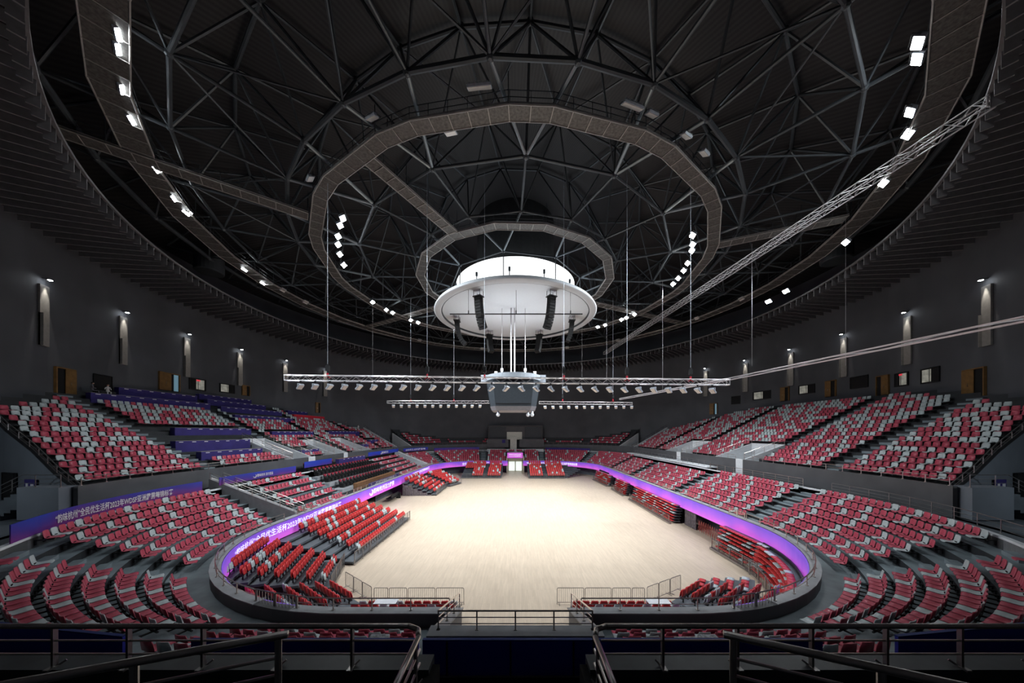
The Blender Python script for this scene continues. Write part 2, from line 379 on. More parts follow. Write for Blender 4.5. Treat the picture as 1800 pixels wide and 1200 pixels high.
for s in (-1, 1):
    pts = [(*P(s*(ne(d)-.08), d)[:2], up_z(d)+.25) for d in (9.5, 12, 15, 18, 21, 24, 27)]
    mb = MB(); slope_wall(mb, pts); struct(mb, 'wall_stand_end', 'greywall')
    mb = MB(); slope_wall(mb, [(x, y, z+.06) for x, y, z in pts], .36, 0); 
    mb = MB()
    for (xa, ya, za), (xb, yb, zb) in zip(pts, pts[1:]): mb.tube((xa, ya, za+.02), (xb, yb, zb+.02), .12, 6)
    struct(mb, 'trim_3', 'black')
    mb = MB(); slope_wall(mb, radial_pts(s*78.7, 9.5, 26, .3)); struct(mb, 'wall_stand_far_end', 'white')
    mb = MB(); slope_wall(mb, radial_pts(s*81.3, 9.5, 16.5, .75)); struct(mb, 'wall_far_stand_end', 'white')
# vomitories
def vomitory(s, a, b, dm):
    mb = MB()
    for t in (a, b): slope_wall(mb, [(*P(s*t, 9.5)[:2], 7.75), (*P(s*t, dm)[:2], up_z(dm)+.1)], .22)
    p, q = P(s*a, dm), P(s*b, dm); slope_wall(mb, [(p[0], p[1], up_z(dm)+.12), (q[0], q[1], up_z(dm)+.12)], .22)
    struct(mb, 'wall_vomitory', 'white')
    mb = MB(); band(mb, min(s*a, s*b), max(s*a, s*b), [(9.5, 5.75), (dm, 5.75)], False); struct(mb, 'floor_vomitory', 'stone')
for a, b, dm in VOM_R: vomitory(1, a, b, dm)
for a, b, dm in VOM_L: vomitory(-1, a, b, dm)
# roof dome with radial corrugation
def roof_h(r): return 11.3+33.8-7.4*(r/51)**2
me_v = []; me_f = []; uvs = []; NR = 12; NA = 144
for j in range(NR+1):
    r = 51.2*j/NR if j else .3
    for i in range(NA+1):
        a = 2*PI*i/NA; me_v.append((r*math.cos(a), 51+r*math.sin(a), roof_h(r)))
for j in range(NR):
    for i in range(NA): me_f.append((j*(NA+1)+i, (j+1)*(NA+1)+i, (j+1)*(NA+1)+i+1, j*(NA+1)+i+1))
me = bpy.data.meshes.new('ceiling'); me.from_pydata(me_v, [], me_f); uvl = me.uv_layers.new(name='UVMap')
for pl in me.polygons:
    for li in pl.loop_indices:
        vi = me.loops[li].vertex_index; i = vi % (NA+1); uvl.data[li].uv = (i/NA*150, (vi//(NA+1))/NR)
me.materials.append(M['roof']); ceil_o = bpy.data.objects.new('ceiling', me); COL.objects.link(ceil_o); ceil_o['kind'] = 'structure'
# soffit with louvres
mb = MB(); mb.lathe([(43.3, 31.6), (51.1, 31.4)], (0, 51), 144); struct(mb, 'ceiling_soffit', 'void')
mb = MB()
NL = 252
for i in range(NL):
    a = 2*PI*i/NL; ca, sa = math.cos(a), math.sin(a); tx, ty = -sa*.05, ca*.05
    pr = [(43.0, 31.75), (43.0, 30.72), (43.5, 30.72), (43.5, 31.0), (50.2, 30.35), (50.2, 31.5)]
    vs = [(r*ca+k*tx, 51+r*sa+k*ty, z) for k in (-1, 1) for r, z in pr]
    mb.add(vs, [(0, 1, 2, 3), (0, 3, 4, 5), (6, 9, 8, 7), (6, 11, 10, 9)]+[(q, q+6, (q+1) % 6+6, (q+1) % 6) for q in range(6)])
struct(mb, 'trim_louvre', mat('louvre_grey', (.20, .20, .212), .5, .2, noise=.1))
mb = MB(); mb.lathe([(42.9, 31.8), (42.9, 31.6), (43.1, 31.6), (43.1, 31.8)], (0, 51), 144, closed_prof=True); struct(mb, 'trim_soffit_edge', mat('edge_grey', (.2, .2, .21), .5, .3, noise=.1))
# ------------------------------------------------------------------ space frame
RA, RB, RC, RD, RE, RF = 10.4, 15.7, 22.8, 30.2, 38.0, 44.3
def nod(phi, R, z): return Vector(polar(phi, R, z))
step = 22.5; off = 2.4
B_ = [nod(off+step*i, RB, 36.3) for i in range(16)]
C_ = [nod(off+step*i, RC, 36.25) for i in range(16)]
D_ = [nod(off-5.6+11.25*i, RD, 36.35) for i in range(32)]
E_ = [nod(off-5.6+11.25*i, RE, 36.3) for i in range(32)]
F_ = [nod(off-5.6+11.25*i, RF, 36.3) for i in range(32)]
A_ = [nod(-8.6+40*i, RA, 34.9) for i in range(9)]
def rh(r): return roof_h(r)-.45
UA = [nod(off+step*(i+.5), 12.0, rh(12)) for i in range(16)]
UB = [nod(off+step*(i+.5), 19.2, rh(19.2)) for i in range(16)]
UC = [nod(off+11.25*i, 27.2, rh(27.2)) for i in range(32)]
UD = [nod(off+11.25*i, 34.2, rh(34.2)) for i in range(32)]
UE = [nod(off+11.25*i, 41.3, rh(41.3)) for i in range(32)]
UF = [nod(off-5.6+11.25*i, 49.5, rh(49.5)) for i in range(32)]
rf = empty('roof_frame', (0, 51, 36)); rf['kind'] = 'structure'
def rbuild(mb, name, ma='tube'):
    o = mb.build(name, ma, loc=(0, 51, 36), smooth=False); o.parent = rf; o.location = (0, 0, 0); return o
def ringch(name, N, r):
    mb = MB()
    for a, b in zip(N, N[1:]+N[:1]): mb.tube(a, b, r, 8)
    rbuild(mb, name)
ringch('ring_chord', A_, .09); ringch('ring_chord', B_, .12); ringch('ring_chord', C_, .14); ringch('ring_chord', D_, .19); ringch('ring_chord', E_, .15); ringch('ring_chord', F_, .26)
ringch('top_chord', UB, .13); ringch('top_chord', UC, .16); ringch('top_chord', UD, .15); ringch('top_chord', UE, .15); ringch('top_chord', UA, .12)
mb = MB()
for i in range(16): mb.tube(B_[i], C_[i], .13, 8)
for i in range(32): mb.tube(D_[i], E_[i], .13, 8); mb.tube(E_[i], F_[i], .14, 8)
rbuild(mb, 'radial_chord')
mb = MB()
for i in range(16): mb.tube(C_[i], D_[2*i], .16, 8); mb.tube(C_[i], D_[2*i+1], .16, 8)
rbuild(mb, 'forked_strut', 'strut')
mb = MB()
for i in range(16):
    for j in (i, (i+1) % 16):
        mb.tube(UB[i], C_[j], .09, 6); mb.tube(UB[i], B_[j], .09, 6); mb.tube(UA[i], B_[j], .09, 6)
    mb.tube(UA[i], UB[i], .1, 6); mb.tube(UB[i], UC[2*i], .1, 6); mb.tube(UB[i], UC[(2*i+2) % 32], .1, 6); mb.tube(UB[i], UC[(2*i+1) % 32], .1, 6)
for i in range(32):
    c = C_[(i//2) % 16] if i % 2 == 0 else None
    if c is not None: mb.tube(UC[i], c, .11, 6)
    else: mb.tube(UC[i], C_[(i//2) % 16], .09, 6); mb.tube(UC[i], C_[(i//2+1) % 16], .09, 6)
    for j in (i, (i+1) % 32):
        mb.tube(UC[i], D_[j], .12, 6); mb.tube(UD[i], D_[j], .11, 6); mb.tube(UD[i], E_[j], .11, 6); mb.tube(UE[i], E_[j], .11, 6); mb.tube(UE[i], F_[j], .11, 6)
    mb.tube(UC[i], UD[i], .12, 6); mb.tube(UD[i], UE[i], .12, 6); mb.tube(UE[i], UF[i], .12, 6); mb.tube(F_[i], UF[i], .1, 6)
    if i % 2 == 0: mb.tube(D_[i], E_[(i+1) % 32], .08, 6)
    else: mb.tube(E_[i], D_[(i+1) % 32], .08, 6)
rbuild(mb, 'diagonal_brace')
mb = MB()
for i, a in enumerate(A_):
    ds = sorted(B_, key=lambda q: (q-a).length)[:2]
    for q in ds: mb.tube(a, q, .13, 8)
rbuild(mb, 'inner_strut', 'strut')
mb = MB()
for N, r in ((A_, .24), (B_, .26), (C_, .33), (D_, .3), (E_, .27), (F_, .34), (UB, .26), (UC, .3), (UD, .27), (UE, .27)):
    for q in N: mb.ball(q, r, 8, 6)
rbuild(mb, 'ball_node')
mb = MB()
for a in A_: mb.tube(a, (a.x, a.y, 30.6), .07, 6)
rbuild(mb, 'disc_hanger')
# central dark drum above
mb = MB(); mb.lathe([(6.2, 36.8), (6.2, 45)], (0, 51), 40); struct(mb, 'ceiling_core', mat('core_dark', (.02, .022, .024), .7, noise=.2))
# ------------------------------------------------------------------ catwalks
def catwalk(pts, w, closed, label, rail=True, ih=1.05):
    root = empty('catwalk', pts[0])
    L = Matrix.Translation(-Vector(pts[0])); deck = MB(); edge = MB(); hr = MB(); fl = MB()
    P3 = [Vector(p) for p in pts]; N = len(P3); segs = [(P3[i], P3[(i+1) % N]) for i in range(N if closed else N-1)]
    def nrm(i):
        # mitred normal at vertex i
        ds = []
        if closed or i > 0: ds.append((P3[i]-P3[i-1]).normalized())
        if closed or i < N-1: ds.append((P3[(i+1) % N]-P3[i]).normalized())
        d = sum(ds, Vector()).normalized(); n = Vector((-d.y, d.x, 0)).normalized(); c = n.dot(Vector((-ds[0].y, ds[0].x, 0)).normalized()); return n/max(c, .5)
    NN = [nrm(i) for i in range(N)]
    for i, (a, b) in enumerate(segs):
        j = (i+1) % N; na, nb = NN[i]*w/2, NN[j]*w/2
        vs = [a-na, a+na, b+nb, b-nb]; up = Vector((0, 0, .07))
        deck.add([v for v in vs]+[v+up for v in vs], [(0, 1, 2, 3), (4, 7, 6, 5), (0, 3, 7, 4), (1, 5, 6, 2)])
        for s in (-1, 1):
            edge.tube(a+na*s, b+nb*s, .06, 5)
            edge.tube(a+na*s+Vector((0, 0, .16)), b+nb*s+Vector((0, 0, .16)), .045, 5)
            if rail:
                for h in (.55, ih): hr.tube(a+na*s+Vector((0, 0, h)), b+nb*s+Vector((0, 0, h)), .028, 4)
        m = max(1, round((b-a).length/1.5))
        for q in range(m):
            f = q/m; p = a.lerp(b, f); n = na.lerp(nb, f)
            edge.tube(p-n-Vector((0, 0, .03)), p+n-Vector((0, 0, .03)), .04, 4)
            if rail:
                for s in (-1, 1): hr.tube(p+n*s, p+n*s+Vector((0, 0, ih)), .026, 4)
        if i % 2 == 0: 
            hr.tube(a-na, a-na+Vector((0, 0, 2.4)), .04, 4); hr.tube(a+na, a+na+Vector((0, 0, 2.4)), .04, 4)
    for m_, nme, ma in ((deck, 'deck_grating', 'deck'), (edge, 'edge_beam', 'edge'), (hr, 'railing', 'tube')):
        if m_.v: o = m_.build(nme, ma, loc=pts[0]); o.parent = root; o.location = (0, 0, 0)
    tag(root, label, 'catwalk')
mid = []
for i in range(16):
    for da in (-3.4, 3.3): mid.append(polar(off+22.5*i+da, 27.6, 35.2))
catwalk(mid, 1.25, True, 'middle ring catwalk with pale underside hanging in the roof around the white disc')
inn = []
for i in range(8):
    for da in (-5, 5): inn.append(polar(off+45*i/1+da-2, 14.8, 35.2))
inn = [polar(off+22.5*i+11, 14.9, 35.2) for i in range(16)]
catwalk(inn, 1.2, True, 'small inner ring catwalk just above the glowing white drum')
catwalk([polar(11.25*i, 41.3, 35.4, .9) for i in range(32)], 1.9, True, 'large outer ring catwalk near the roof edge carrying floodlights')
for nm, ph, r0, r1, cx in (('near the blue-banner side of the disc, leading inward', -29, 15.5, 27, 0), ('over the upper stand with blue desks', -54.5, 28.2, 49.5, 0), ('over the upper stand without desks', 67, 28.2, 40.4, 0),
                     ('beyond the disc on the banner side', -121, 15.5, 40.4, 0), ('beyond the disc on the bare-rail side', 116, 15.5, 40.4, 0)):
    a, b = polar(ph, r0, 35.2), polar(ph, r1, 35.3); m = [tuple(Vector(a).lerp(Vector(b), f)) for f in (0, .33, .66, 1)]
    catwalk(m, 1.3, False, f'straight radial catwalk {nm}')
# dark boxes, ducts
for i, (p, r, lab) in enumerate([(-42, 46.5, 'nearest the camera on the banner side'), (-84, 45.5, 'farther along on the banner side'), (80, 45.0, 'on the bare-rail side')]):
    c = polar(p, r, 36.0); mb = MB(); mb.lathe([(0, -1.1), (1.55, -1.1), (1.7, -1.0), (1.7, 1.0), (1.55, 1.1), (0, 1.1)], (0, 0), 24)
    o = mb.build('air_duct', 'tube', smooth=False); o.location = c; tag(o, f'dark round duct drum hanging above the soffit edge, {lab}', 'duct', 'round duct drums')
for c, lab in (((-9.6, 14.5, 41.6), 'on the banner side'), ((14.2, 17.3, 40.2), 'plain side, lower of two'), ((15.8, 14.7, 39.6), 'plain side, upper of two')):
    mb = MB(); mb.box((0, 0, 0), (2.6, 2.3, .12)); o = mb.build('roof_hatch', mat('hatch_grey', (.12, .12, .12), .7, noise=.1))
    mb = MB(); mb.box((0, -1.25, .02), (3.0, .12, .2)); mb.box((0, 1.25, .02), (3.0, .12, .2)); mb.box((-1.4, 0, .02), (.12, 2.6, .2)); mb.box((1.4, 0, .02), (.12, 2.6, .2)); mb.build('rim', 'tube', o)
    o.location = c; o.rotation_euler = (0, 0, math.atan2(c[1]-51, c[0])+PI/2); tag(o, f'flat grey square smoke hatch under the near roof, {lab}', 'hatch')
# ------------------------------------------------------------------ white disc, drum, speakers
CXd = (0, 51)
root = empty('ceiling_disc', (0, 51, 30.1))
mb = MB(); R = 12.85
mb.lathe([(0, .35), (11.6, .35), (11.75, .1), (11.75, -.02), (11.9, -.05), (R-.1, 0), (R, .12), (R-.25, .55), (R-1.2, .72), (9.6, .85)], (0, 0), 96)
mb.build('disc_panel', 'disc', root, smooth=True)
mb = MB(); mb.lathe([(9.45, .8), (9.45, 4.6), (9.2, 4.6), (9.2, .8)], (0, 0), 96, closed_prof=True); mb.build('glowing_drum', 'drum', root, smooth=False)
mb = MB(); mb.lathe([(9.5, .86), (9.7, .86), (9.7, .98), (9.5, .98)], (0, 0), 96, closed_prof=True); mb.build('drum_rim', 'black', root)
mb = MB(); mb.lathe([(11.62, .02), (11.62, .3), (11.74, .3), (11.74, .02)], (0, 0), 96, closed_prof=True); mb.build('shadow_gap', 'screen', root)
for i in range(14):
    a = 2*PI*i/14+.15; x, y = 10.4*math.cos(a), 10.4*math.sin(a)
    q = MB(); q.tube((x, y, .8), (x, y, 2.2), .07, 6); q.tube((x, y, 2.2), (x, y, 2.7), .16, 8); q.build('lamp_post', 'tube', root)
tag(root, 'huge round white ceiling disc with a glowing drum on top, hung at the centre', 'ceiling disc')
def line_array(name_lab, px, py, ang, n=10, side=1, curl=1.0):
    """ang = heading the cabinets face"""
    r = empty('line_array_speaker', (px, py, 30.4), ang)
    g = MB(); g.box((0, 0, -.75), (1.25, 1.0, .12))
    for sx in (-.5, .5):
        for sy in (-.4, .4): g.tube((sx, sy, .05), (sx, sy, -.75), .035, 5)
    g.build('rigging_frame', 'black', r)
    pos = Vector((0, 0, -.82)); tilt = math.radians(4)
    for i in range(n):
        h = .38; Rm = Matrix.Rotation(-tilt, 3, 'X'); c = pos+Rm @ Vector((0, 0, -h/2))
        q = MB(); q.box(c, (1.0, .66, h-.03), M3=Rm); q.box(c+Rm @ Vector((0, .34, 0)), (.9, .04, h-.1), M3=Rm); q.build('speaker_cabinet', 'shell', r)
        pos = pos+Rm @ Vector((0, 0, -h)); tilt += math.radians(1.2+curl*i*.45)
    tag(r, name_lab, 'speaker', 'black line-array speakers under the disc')
line_array('black curved line-array speaker under the near edge of the disc, banner side', -5.0, 42.3, math.radians(150), 11)
line_array('black curved line-array speaker under the near edge of the disc, bare-rail side', 4.9, 42.3, math.radians(-150), 11)
line_array('line-array speaker with a long curl under the disc edge, banner side', -9.6, 51.5, math.radians(90), 11, curl=1.6)
line_array('line-array speaker under the disc edge, bare-rail side', 9.3, 51.5, math.radians(-90), 9)
line_array('line-array speaker under the far edge of the disc, banner side', -4.9, 58.8, math.radians(35), 9)
line_array('line-array speaker under the far edge of the disc, bare-rail side', 4.5, 58.8, math.radians(-35), 9)
r = MB(); r.tube((-8.8, 42, 27.2), (9.0, 42, 27.2), .09, 8); o = r.build('lifting_bar', 'black')
for x in (-6.3, 0.1, 7.4):
    q = MB(); q.tube((x, 42, 27.2), (x, 42, 30.4), .025, 5); q.box((x, 42, 27.45), (.12, .12, .4)); q.build('hanger_cable', 'black', o)
tag(o, 'long thin black bar hanging level just below the white disc', 'rigging bar')
# uplights standing on the scoreboard top and small lamps under the disc
# ------------------------------------------------------------------ scoreboard
sb = empty('scoreboard', (-.3, 48.0, 14.35)); sb.scale = (.86, .86, .86)
def octo(w, dd, c): return [(-w+c, -dd), (w-c, -dd), (w, -dd+c), (w, dd-c), (w-c, dd), (-w+c, dd), (-w, dd-c), (-w, -dd+c)]
def loft(mb, levels):
    rings = [[(x, y, z) for x, y in octo(w, dd, c)] for w, dd, c, z in levels]; mb.sweep(rings)
mb = MB(); loft(mb, [(3.9, 3.4, .9, .9), (3.9, 3.4, .9, 1.0), (4.5, 4.0, 1.1, 5.1)]); mb.build('screen_housing', 'screen', sb)
mb = MB(); loft(mb, [(3.7, 3.2, .9, .2), (3.95, 3.45, .9, .9)]); mb.build('bottom_skirt', mat('skirt_grey', (.16, .16, .175), .5, noise=.08), sb)
mb = MB(); mb.lathe([(0, 5.35), (4.9, 5.3), (5.0, 5.4), (5.0, 6.3), (4.7, 6.35), (0, 6.75)], (0, 0), 48); mb.build('canopy_ring', mat('canopy_grey', (.26, .3, .34), .5, noise=.06), sb)
Z = [1.35, 4.9]
for sgn, axis in ((-1, 'y'), (1, 'y'), (-1, 'x'), (1, 'x')):
    q = MB()
    w0, w1 = (3.0, 3.35) if axis == 'y' else (2.5, 2.8)
    def off_(z): return (3.4+(z-1.0)*.146 if axis == 'y' else 3.9+(z-1.0)*.146)
    vs = []
    for dd in (.02, .12):
        for z, w in ((Z[0], w0), (Z[1], w1)):
            for x in (-w, w):
                o_ = (off_(z)+dd)*sgn; vs.append((x, o_, z) if axis == 'y' else (o_, x, z))
    q.add(vs, [(0, 1, 3, 2), (4, 6, 7, 5), (0, 4, 5, 1), (2, 3, 7, 6), (0, 2, 6, 4), (1, 5, 7, 3)]); q.build('video_screen', mat('video_glass', (.045, .055, .065), .25, noise=.05), sb)
for x in (-5.05, 5.05):
    q = MB(); q.box((x, -1.2, 5.75), (1.1, 1.2, 1.3)); q.build('side_box', 'body', sb)
for x in (-2.6, 2.5, 3.2):
    q = MB(); q.box((x, -2.4, .1), (.3, .3, .25)); q.tube((x, -2.4, 0), (x, -2.5, -.35), .22, 8); q.ball((x, -2.5, -.5), .34); q.build('moving_head_lamp', 'body', sb)
for x in (-.42, .22): MB().tube((x, 0, 6.6), (x, 0, 18.6), .13, 8).build('hanging_pole', 'alu', sb)
for x in (-2.05, 2.1):
    q = MB(); q.tube((x, 0, 6.6), (x, 0, 7.4), .16, 8); q.tube((x, 0, 7.4), (x, 0, 7.9), .24, 8); q.build('hoist_head', 'white', sb)
    MB().tube((x, 0, 7.9), (x, 0, 18.6), .05, 6).build('hoist_cable', 'alu', sb)
tag(sb, 'dark four-sided hanging scoreboard with a round pale canopy', 'scoreboard')
up = bpy.data.lights.new('up_beam', 'SPOT'); up.energy = 900; up.spot_size = math.radians(110); up.spot_blend = .7; up.shadow_soft_size = .5; up.color = (1, 1, 1)
for i, (x, y) in enumerate(((-2.9, 46.5), (2.9, 46.5), (-2.9, 49.5), (2.9, 49.5))):
    r = empty('uplight', (x, y, 19.95)); q = MB(); q.tube((0, 0, 0), (0, 0, .35), .22, 10); q.build('lamp_can', 'white', r)
    MB().tube((0, 0, .35), (0, 0, .38), .19, 10).build('lens', 'lens', r)
    l = bpy.data.objects.new('beam', up); COL.objects.link(l); l.parent = r; l.location = (0, 0, .5); l.rotation_euler = (PI, 0, 0)
    tag(r, f'small white uplight on the scoreboard canopy, {["near banner", "near bare-rail", "far banner", "far bare-rail"][i]} corner', 'uplight', 'uplights on the scoreboard')
# ------------------------------------------------------------------ lighting trusses
def truss(name, a, b, w, label, r=.035, bay=.6, cat='truss'):
    a = Vector(a); b = Vector(b); d = b-a; L = d.length; d.normalize(); n = Vector((-d.y, d.x, 0)).normalized()*w/2; u = Vector((0, 0, w/2))
    ch = MB(); lc = MB()
    for sn in (-1, 1):
        for su in (-1, 1): ch.tube(a+n*sn+u*su, b+n*sn+u*su, r, 6)
    m = int(L/bay)
    for i in range(m):
        p, q = a+d*(L*i/m), a+d*(L*(i+1)/m); s = 1 if i % 2 else -1
        for sn in (-1, 1): lc.tube(p+n*sn+u*s, q+n*sn-u*s, r*.55, 4)
        for su in (-1, 1): lc.tube(p+n*s+u*su, q-n*s+u*su, r*.55, 4)
    o = ch.build(name, 'alu', loc=a); c = lc.build('lacing', 'alu', loc=a); c.parent = o; c.location = (0, 0, 0)
    e = MB(); 
    for p in (a, b):
        for s0, s1 in (((-1, -1), (1, -1)), ((1, -1), (1, 1)), ((1, 1), (-1, 1)), ((-1, 1), (-1, -1))): e.tube(p+n*s0[0]+u*s0[1], p+n*s1[0]+u*s1[1], r, 5)
    c = e.build('end_frame', 'alu', loc=a); c.parent = o; c.location = (0, 0, 0)
    return tag(o, label, cat)
T1Z, T2Z = 16.45, 16.95
truss('lighting_truss', (-22.0, 30, T1Z+.08), (20.4, 30, T1Z-.35), .5, 'long near silver lighting truss crossing in front of the scoreboard')
truss('lighting_truss', (-23.7, 58, T2Z), (-4.8, 58, T2Z), .45, 'far silver truss on the banner side of the scoreboard')
truss('lighting_truss', (4.4, 58, T2Z-.1), (21.6, 58, T2Z-.3), .45, 'far silver truss on the bare-rail side of the scoreboard')
truss('lighting_truss', (28.6, 18.8, 31.2), (22.4, 78.6, 31.2), .6, 'high silver truss slanting through the roof on the bare-rail side', r=.045)
truss('cable_track', (21.3, 11.5, 16.0), (21.2, 31, 16.6), .2, 'nearer length of thin double rail track high beside the bare-rail stand', r=.03, bay=3.0)
truss('cable_track', (21.2, 31, 16.6), (16.4, 49, 16.55), .2, 'farther length of thin double rail track running on behind the near truss', r=.03, bay=3.0)
def make_stage():
    r = empty('stage_light')
    MB().tube((0, 0, 0), (0, 0, -.28), .06, 6).box((0, 0, -.02), (.16, .16, .14)).build('clamp', 'black', r)
    q = MB(); q.box((0, 0, -.34), (.62, .06, .06)); q.box((-.3, 0, -.5), (.04, .08, .34)); q.box((.3, 0, -.5), (.04, .08, .34)); q.build('yoke', 'body', r)
    Rm = Matrix.Rotation(math.radians(-35), 3, 'X'); c = Vector((0, .05, -.66)); q = MB(); q.box(c, (.52, .75, .16), M3=Rm); q.box(c+Rm @ Vector((0, -.1, .13)), (.34, .4, .14), M3=Rm); q.build('lamp_body', 'body', r)
    MB().box(c+Rm @ Vector((0, 0, -.095)), (.46, .68, .03), M3=Rm).build('lens', 'lensoff', r)
    return r
st0 = None
def stage(x, y, z, rz, label, group):
    global st0
    if st0 is None: st0 = make_stage(); r = st0
    else: r = copy_tree(st0)
    r.location = (x, y, z); r.rotation_euler = (0, 0, rz); r.scale = (.86, .86, .86); tag(r, label, 'stage light', group)
n1 = 29
for i in range(n1):
    x = -20.6+i*1.41
    if abs(x) < .1: continue
    z = T1Z+.08-(x+22)/42.4*.43-.25
    lab = f'stage light under the near truss, {nth(i+1)} from the banner-side end'
    stage(x, 30, z, math.radians(random.uniform(55, 75)) * (1 if x < 0 else -1), lab, 'stage lights on the near truss')
for j, (x0, n) in enumerate(((-22.6, 12), (5.5, 12))):
    for i in range(n): stage(x0+i*1.46, 58, (T2Z if j == 0 else T2Z-.2)-.22, math.radians(20 if j == 0 else -20), f'stage light under the far truss {"on the banner side" if j == 0 else "on the bare-rail side"}, {nth(i+1)} {"from its outer end" if j == 0 else "from the scoreboard"}', 'stage lights on the far truss')
c0 = MB().tube((0, 0, 0), (0, 0, 20), .03, 5)
def hoist(x, y, z, top, label):
    r = empty('chain_hoist', (x, y, z)); h = top-z
    q = MB(); q.box((0, 0, .75), (.3, .24, .5)); q.tube((0, 0, .5), (0, 0, .0), .05, 6); q.tube((0, 0, 1.0), (0, 0, 1.15), .08, 6); q.build('hoist_motor', 'black', r)
    MB().tube((0, 0, 0), (-.25, 0, -.2), .03, 4).tube((0, 0, 0), (.25, 0, -.2), .03, 4).tube((0, 0, .0), (0, 0, .3), .09, 6).build('sling', 'redcloth', r)
    MB().tube((0, 0, 1.1), (0, 0, h), .019, 5).build('steel_cable', 'body', r)
    tag(r, label, 'hoist', 'chain hoists carrying the trusses')
for i, x in enumerate((-18.0, -8.45, -2.95, 4.65, 10.7, 16.8)): hoist(x, 30, T1Z+.3-(x+22)*.01, 36.2, f'chain hoist with steel cable on the near truss, {nth(i+1)} from the banner-side end')
for i, x in enumerate((-19.4, -11.4, 8.75, 18.1)): hoist(x, 58, T2Z+.25, 30.3 if i == 2 else 36.2, f'chain hoist with steel cable on the far trusses, {nth(i+1)} from the banner-side end')
for i, (x, y, z) in enumerate(((13.2, 62, 21), (17.5, 60, 21), (24, 51, 18), (31, 41, 20), (38, 36, 19), (-26, 57, 19), (-14.5, 74, 19))):
    o = MB().tube((0, 0, 0), (0, 0, 36-z), .018, 4).build('hanging_cable', 'alu'); o.location = (x, y, z); tag(o, f'thin loose cable hanging straight down from the roof, {["behind the far truss", "beside the far truss end", "past the near truss end", "before the plain upper stand", "highest beside the nearest wall lamps", "before the blue desks", "far behind the banner-side truss"][i]}', 'cable')
# ------------------------------------------------------------------ wall lamps
wl0 = None
wspot = bpy.data.lights.new('wall_beam', 'SPOT'); wspot.energy = 800; wspot.spot_size = math.radians(30); wspot.spot_blend = .5; wspot.color = (1, .93, .82); wspot.shadow_soft_size = .08
def wall_lamp(ang, label):
    """ang measured from the +X axis of the round hall"""
    global wl0
    if wl0 is None:
        r = empty('wall_lamp'); q = MB(); q.box((0, 0, .05), (.3, .34, .12)); q.box((0, -.3, .1), (.1, .4, .06)); q.build('lamp_arm', 'black', r)
        MB().box((0, 0, -.03), (.22, .24, .04)).build('lens', 'lens', r)
        l = bpy.data.objects.new('beam', wspot); COL.objects.link(l); l.parent = r; l.location = (0, 0, -.1); l.rotation_euler = (math.radians(-7), 0, 0)
        q = MB(); q.box((0, -.42, -3.6), (.95, .16, 6.0)); q.box((.44, -.3, -5.0), (.07, .34, 3.2)); q.build('wall_fin', mat('fin_grey', (.24, .235, .225), .7, noise=.1), r); wl0 = r
    else: r = copy_tree(wl0)
    a = math.radians(ang); rr = 50.45; r.location = (rr*math.cos(a), 51+rr*math.sin(a), 26.5); r.rotation_euler = (0, 0, a+PI/2); tag(r, label, 'wall lamp', 'wall lamps above the upper stands')
for i in range(6):
    wall_lamp(-23.1+10.08*i, f'small wall lamp over a lit fin on the bare-rail side, {nth(i+1)} from the camera')
    wall_lamp(180+23.1-10.08*i, f'small wall lamp over a lit fin on the banner side, {nth(i+1)} from the camera')
# ------------------------------------------------------------------ seats
def seat_shell(prof, na=5, th=.022, cup=.03, sc=1.0, slot=False):
    mb = MB(); pts = []; K = len(prof)
    for k, (y, z, w) in enumerate(prof):
        row = []
        for i in range(na):
            u = -1+2*i/(na-1); lift = cup*abs(u)**2
            f = 1 if k > K*0.45 else 0
            row.append(Vector((u*w/2, y+(lift if f else 0), z+(0 if f else lift))))
        pts.append(row)
    A = [p for r in pts for p in r]; B = []
    for k in range(K):
        k0, k1 = max(0, k-1), min(K-1, k+1); d = Vector((0, prof[k1][0]-prof[k0][0], prof[k1][1]-prof[k0][1])).normalized(); nn = Vector((0, -d.z, d.y))
        if nn.z > 0 or (abs(nn.z) < .3 and nn.y > 0): nn = -nn
        for i in range(na): B.append(pts[k][i]+nn*th)
    n = len(A); fs = []
    for k in range(K-1):
        for i in range(na-1):
            a = k*na+i; fs.append((a, a+1, a+na+1, a+na)); fs.append((a+n, a+na+n, a+na+1+n, a+1+n))
    rim = [i for i in range(na)]+[k*na+na-1 for k in range(1, K)]+[(K-1)*na+i for i in range(na-2, -1, -1)]+[k*na for k in range(K-2, 0, -1)]
    for a, b in zip(rim, rim[1:]+rim[:1]): fs.append((a, a+n, b+n, b))
    mb.add([p*sc for p in A+B], fs)
    if slot: mb.mi = 1; mb.box((0, .025*sc, .455*sc), (.16, .035, .035)); mb.mi = 0
    return mb
PROF = [(.47, .38, .38), (.44, .425, .44), (.30, .42, .46), (.12, .405, .45), (.02, .43, .44), (-.03, .52, .44), (-.06, .66, .45), (-.08, .76, .42), (-.085, .80, .34)]
PROF_LO = [(.46, .40, .43), (.14, .41, .46), (.0, .44, .45), (-.05, .64, .45), (-.085, .80, .38)]
def bracket_mb(low=False):
    q = MB(); q.box((0, -.08, .36), (.07, .62, .05)); q.box((0, -.37, .26), (.08, .05, .26)); q.box((0, .14, .39), (.2, .2, .03))
    q.box((0, -.02, .36), (.52, .05, .05)); return q
def mesh_of(mb, name, ma, smooth=True):
    o = mb.build(name, ma, smooth=smooth); me = o.data; bpy.data.objects.remove(o); return me
ME = {c: mesh_of(seat_shell(PROF, sc=1.06, slot=True), c+'_seat', [c, 'void']) for c in ('crimson', 'grey')}
ME_B = mesh_of(bracket_mb(), 'bracket', 'black', False)
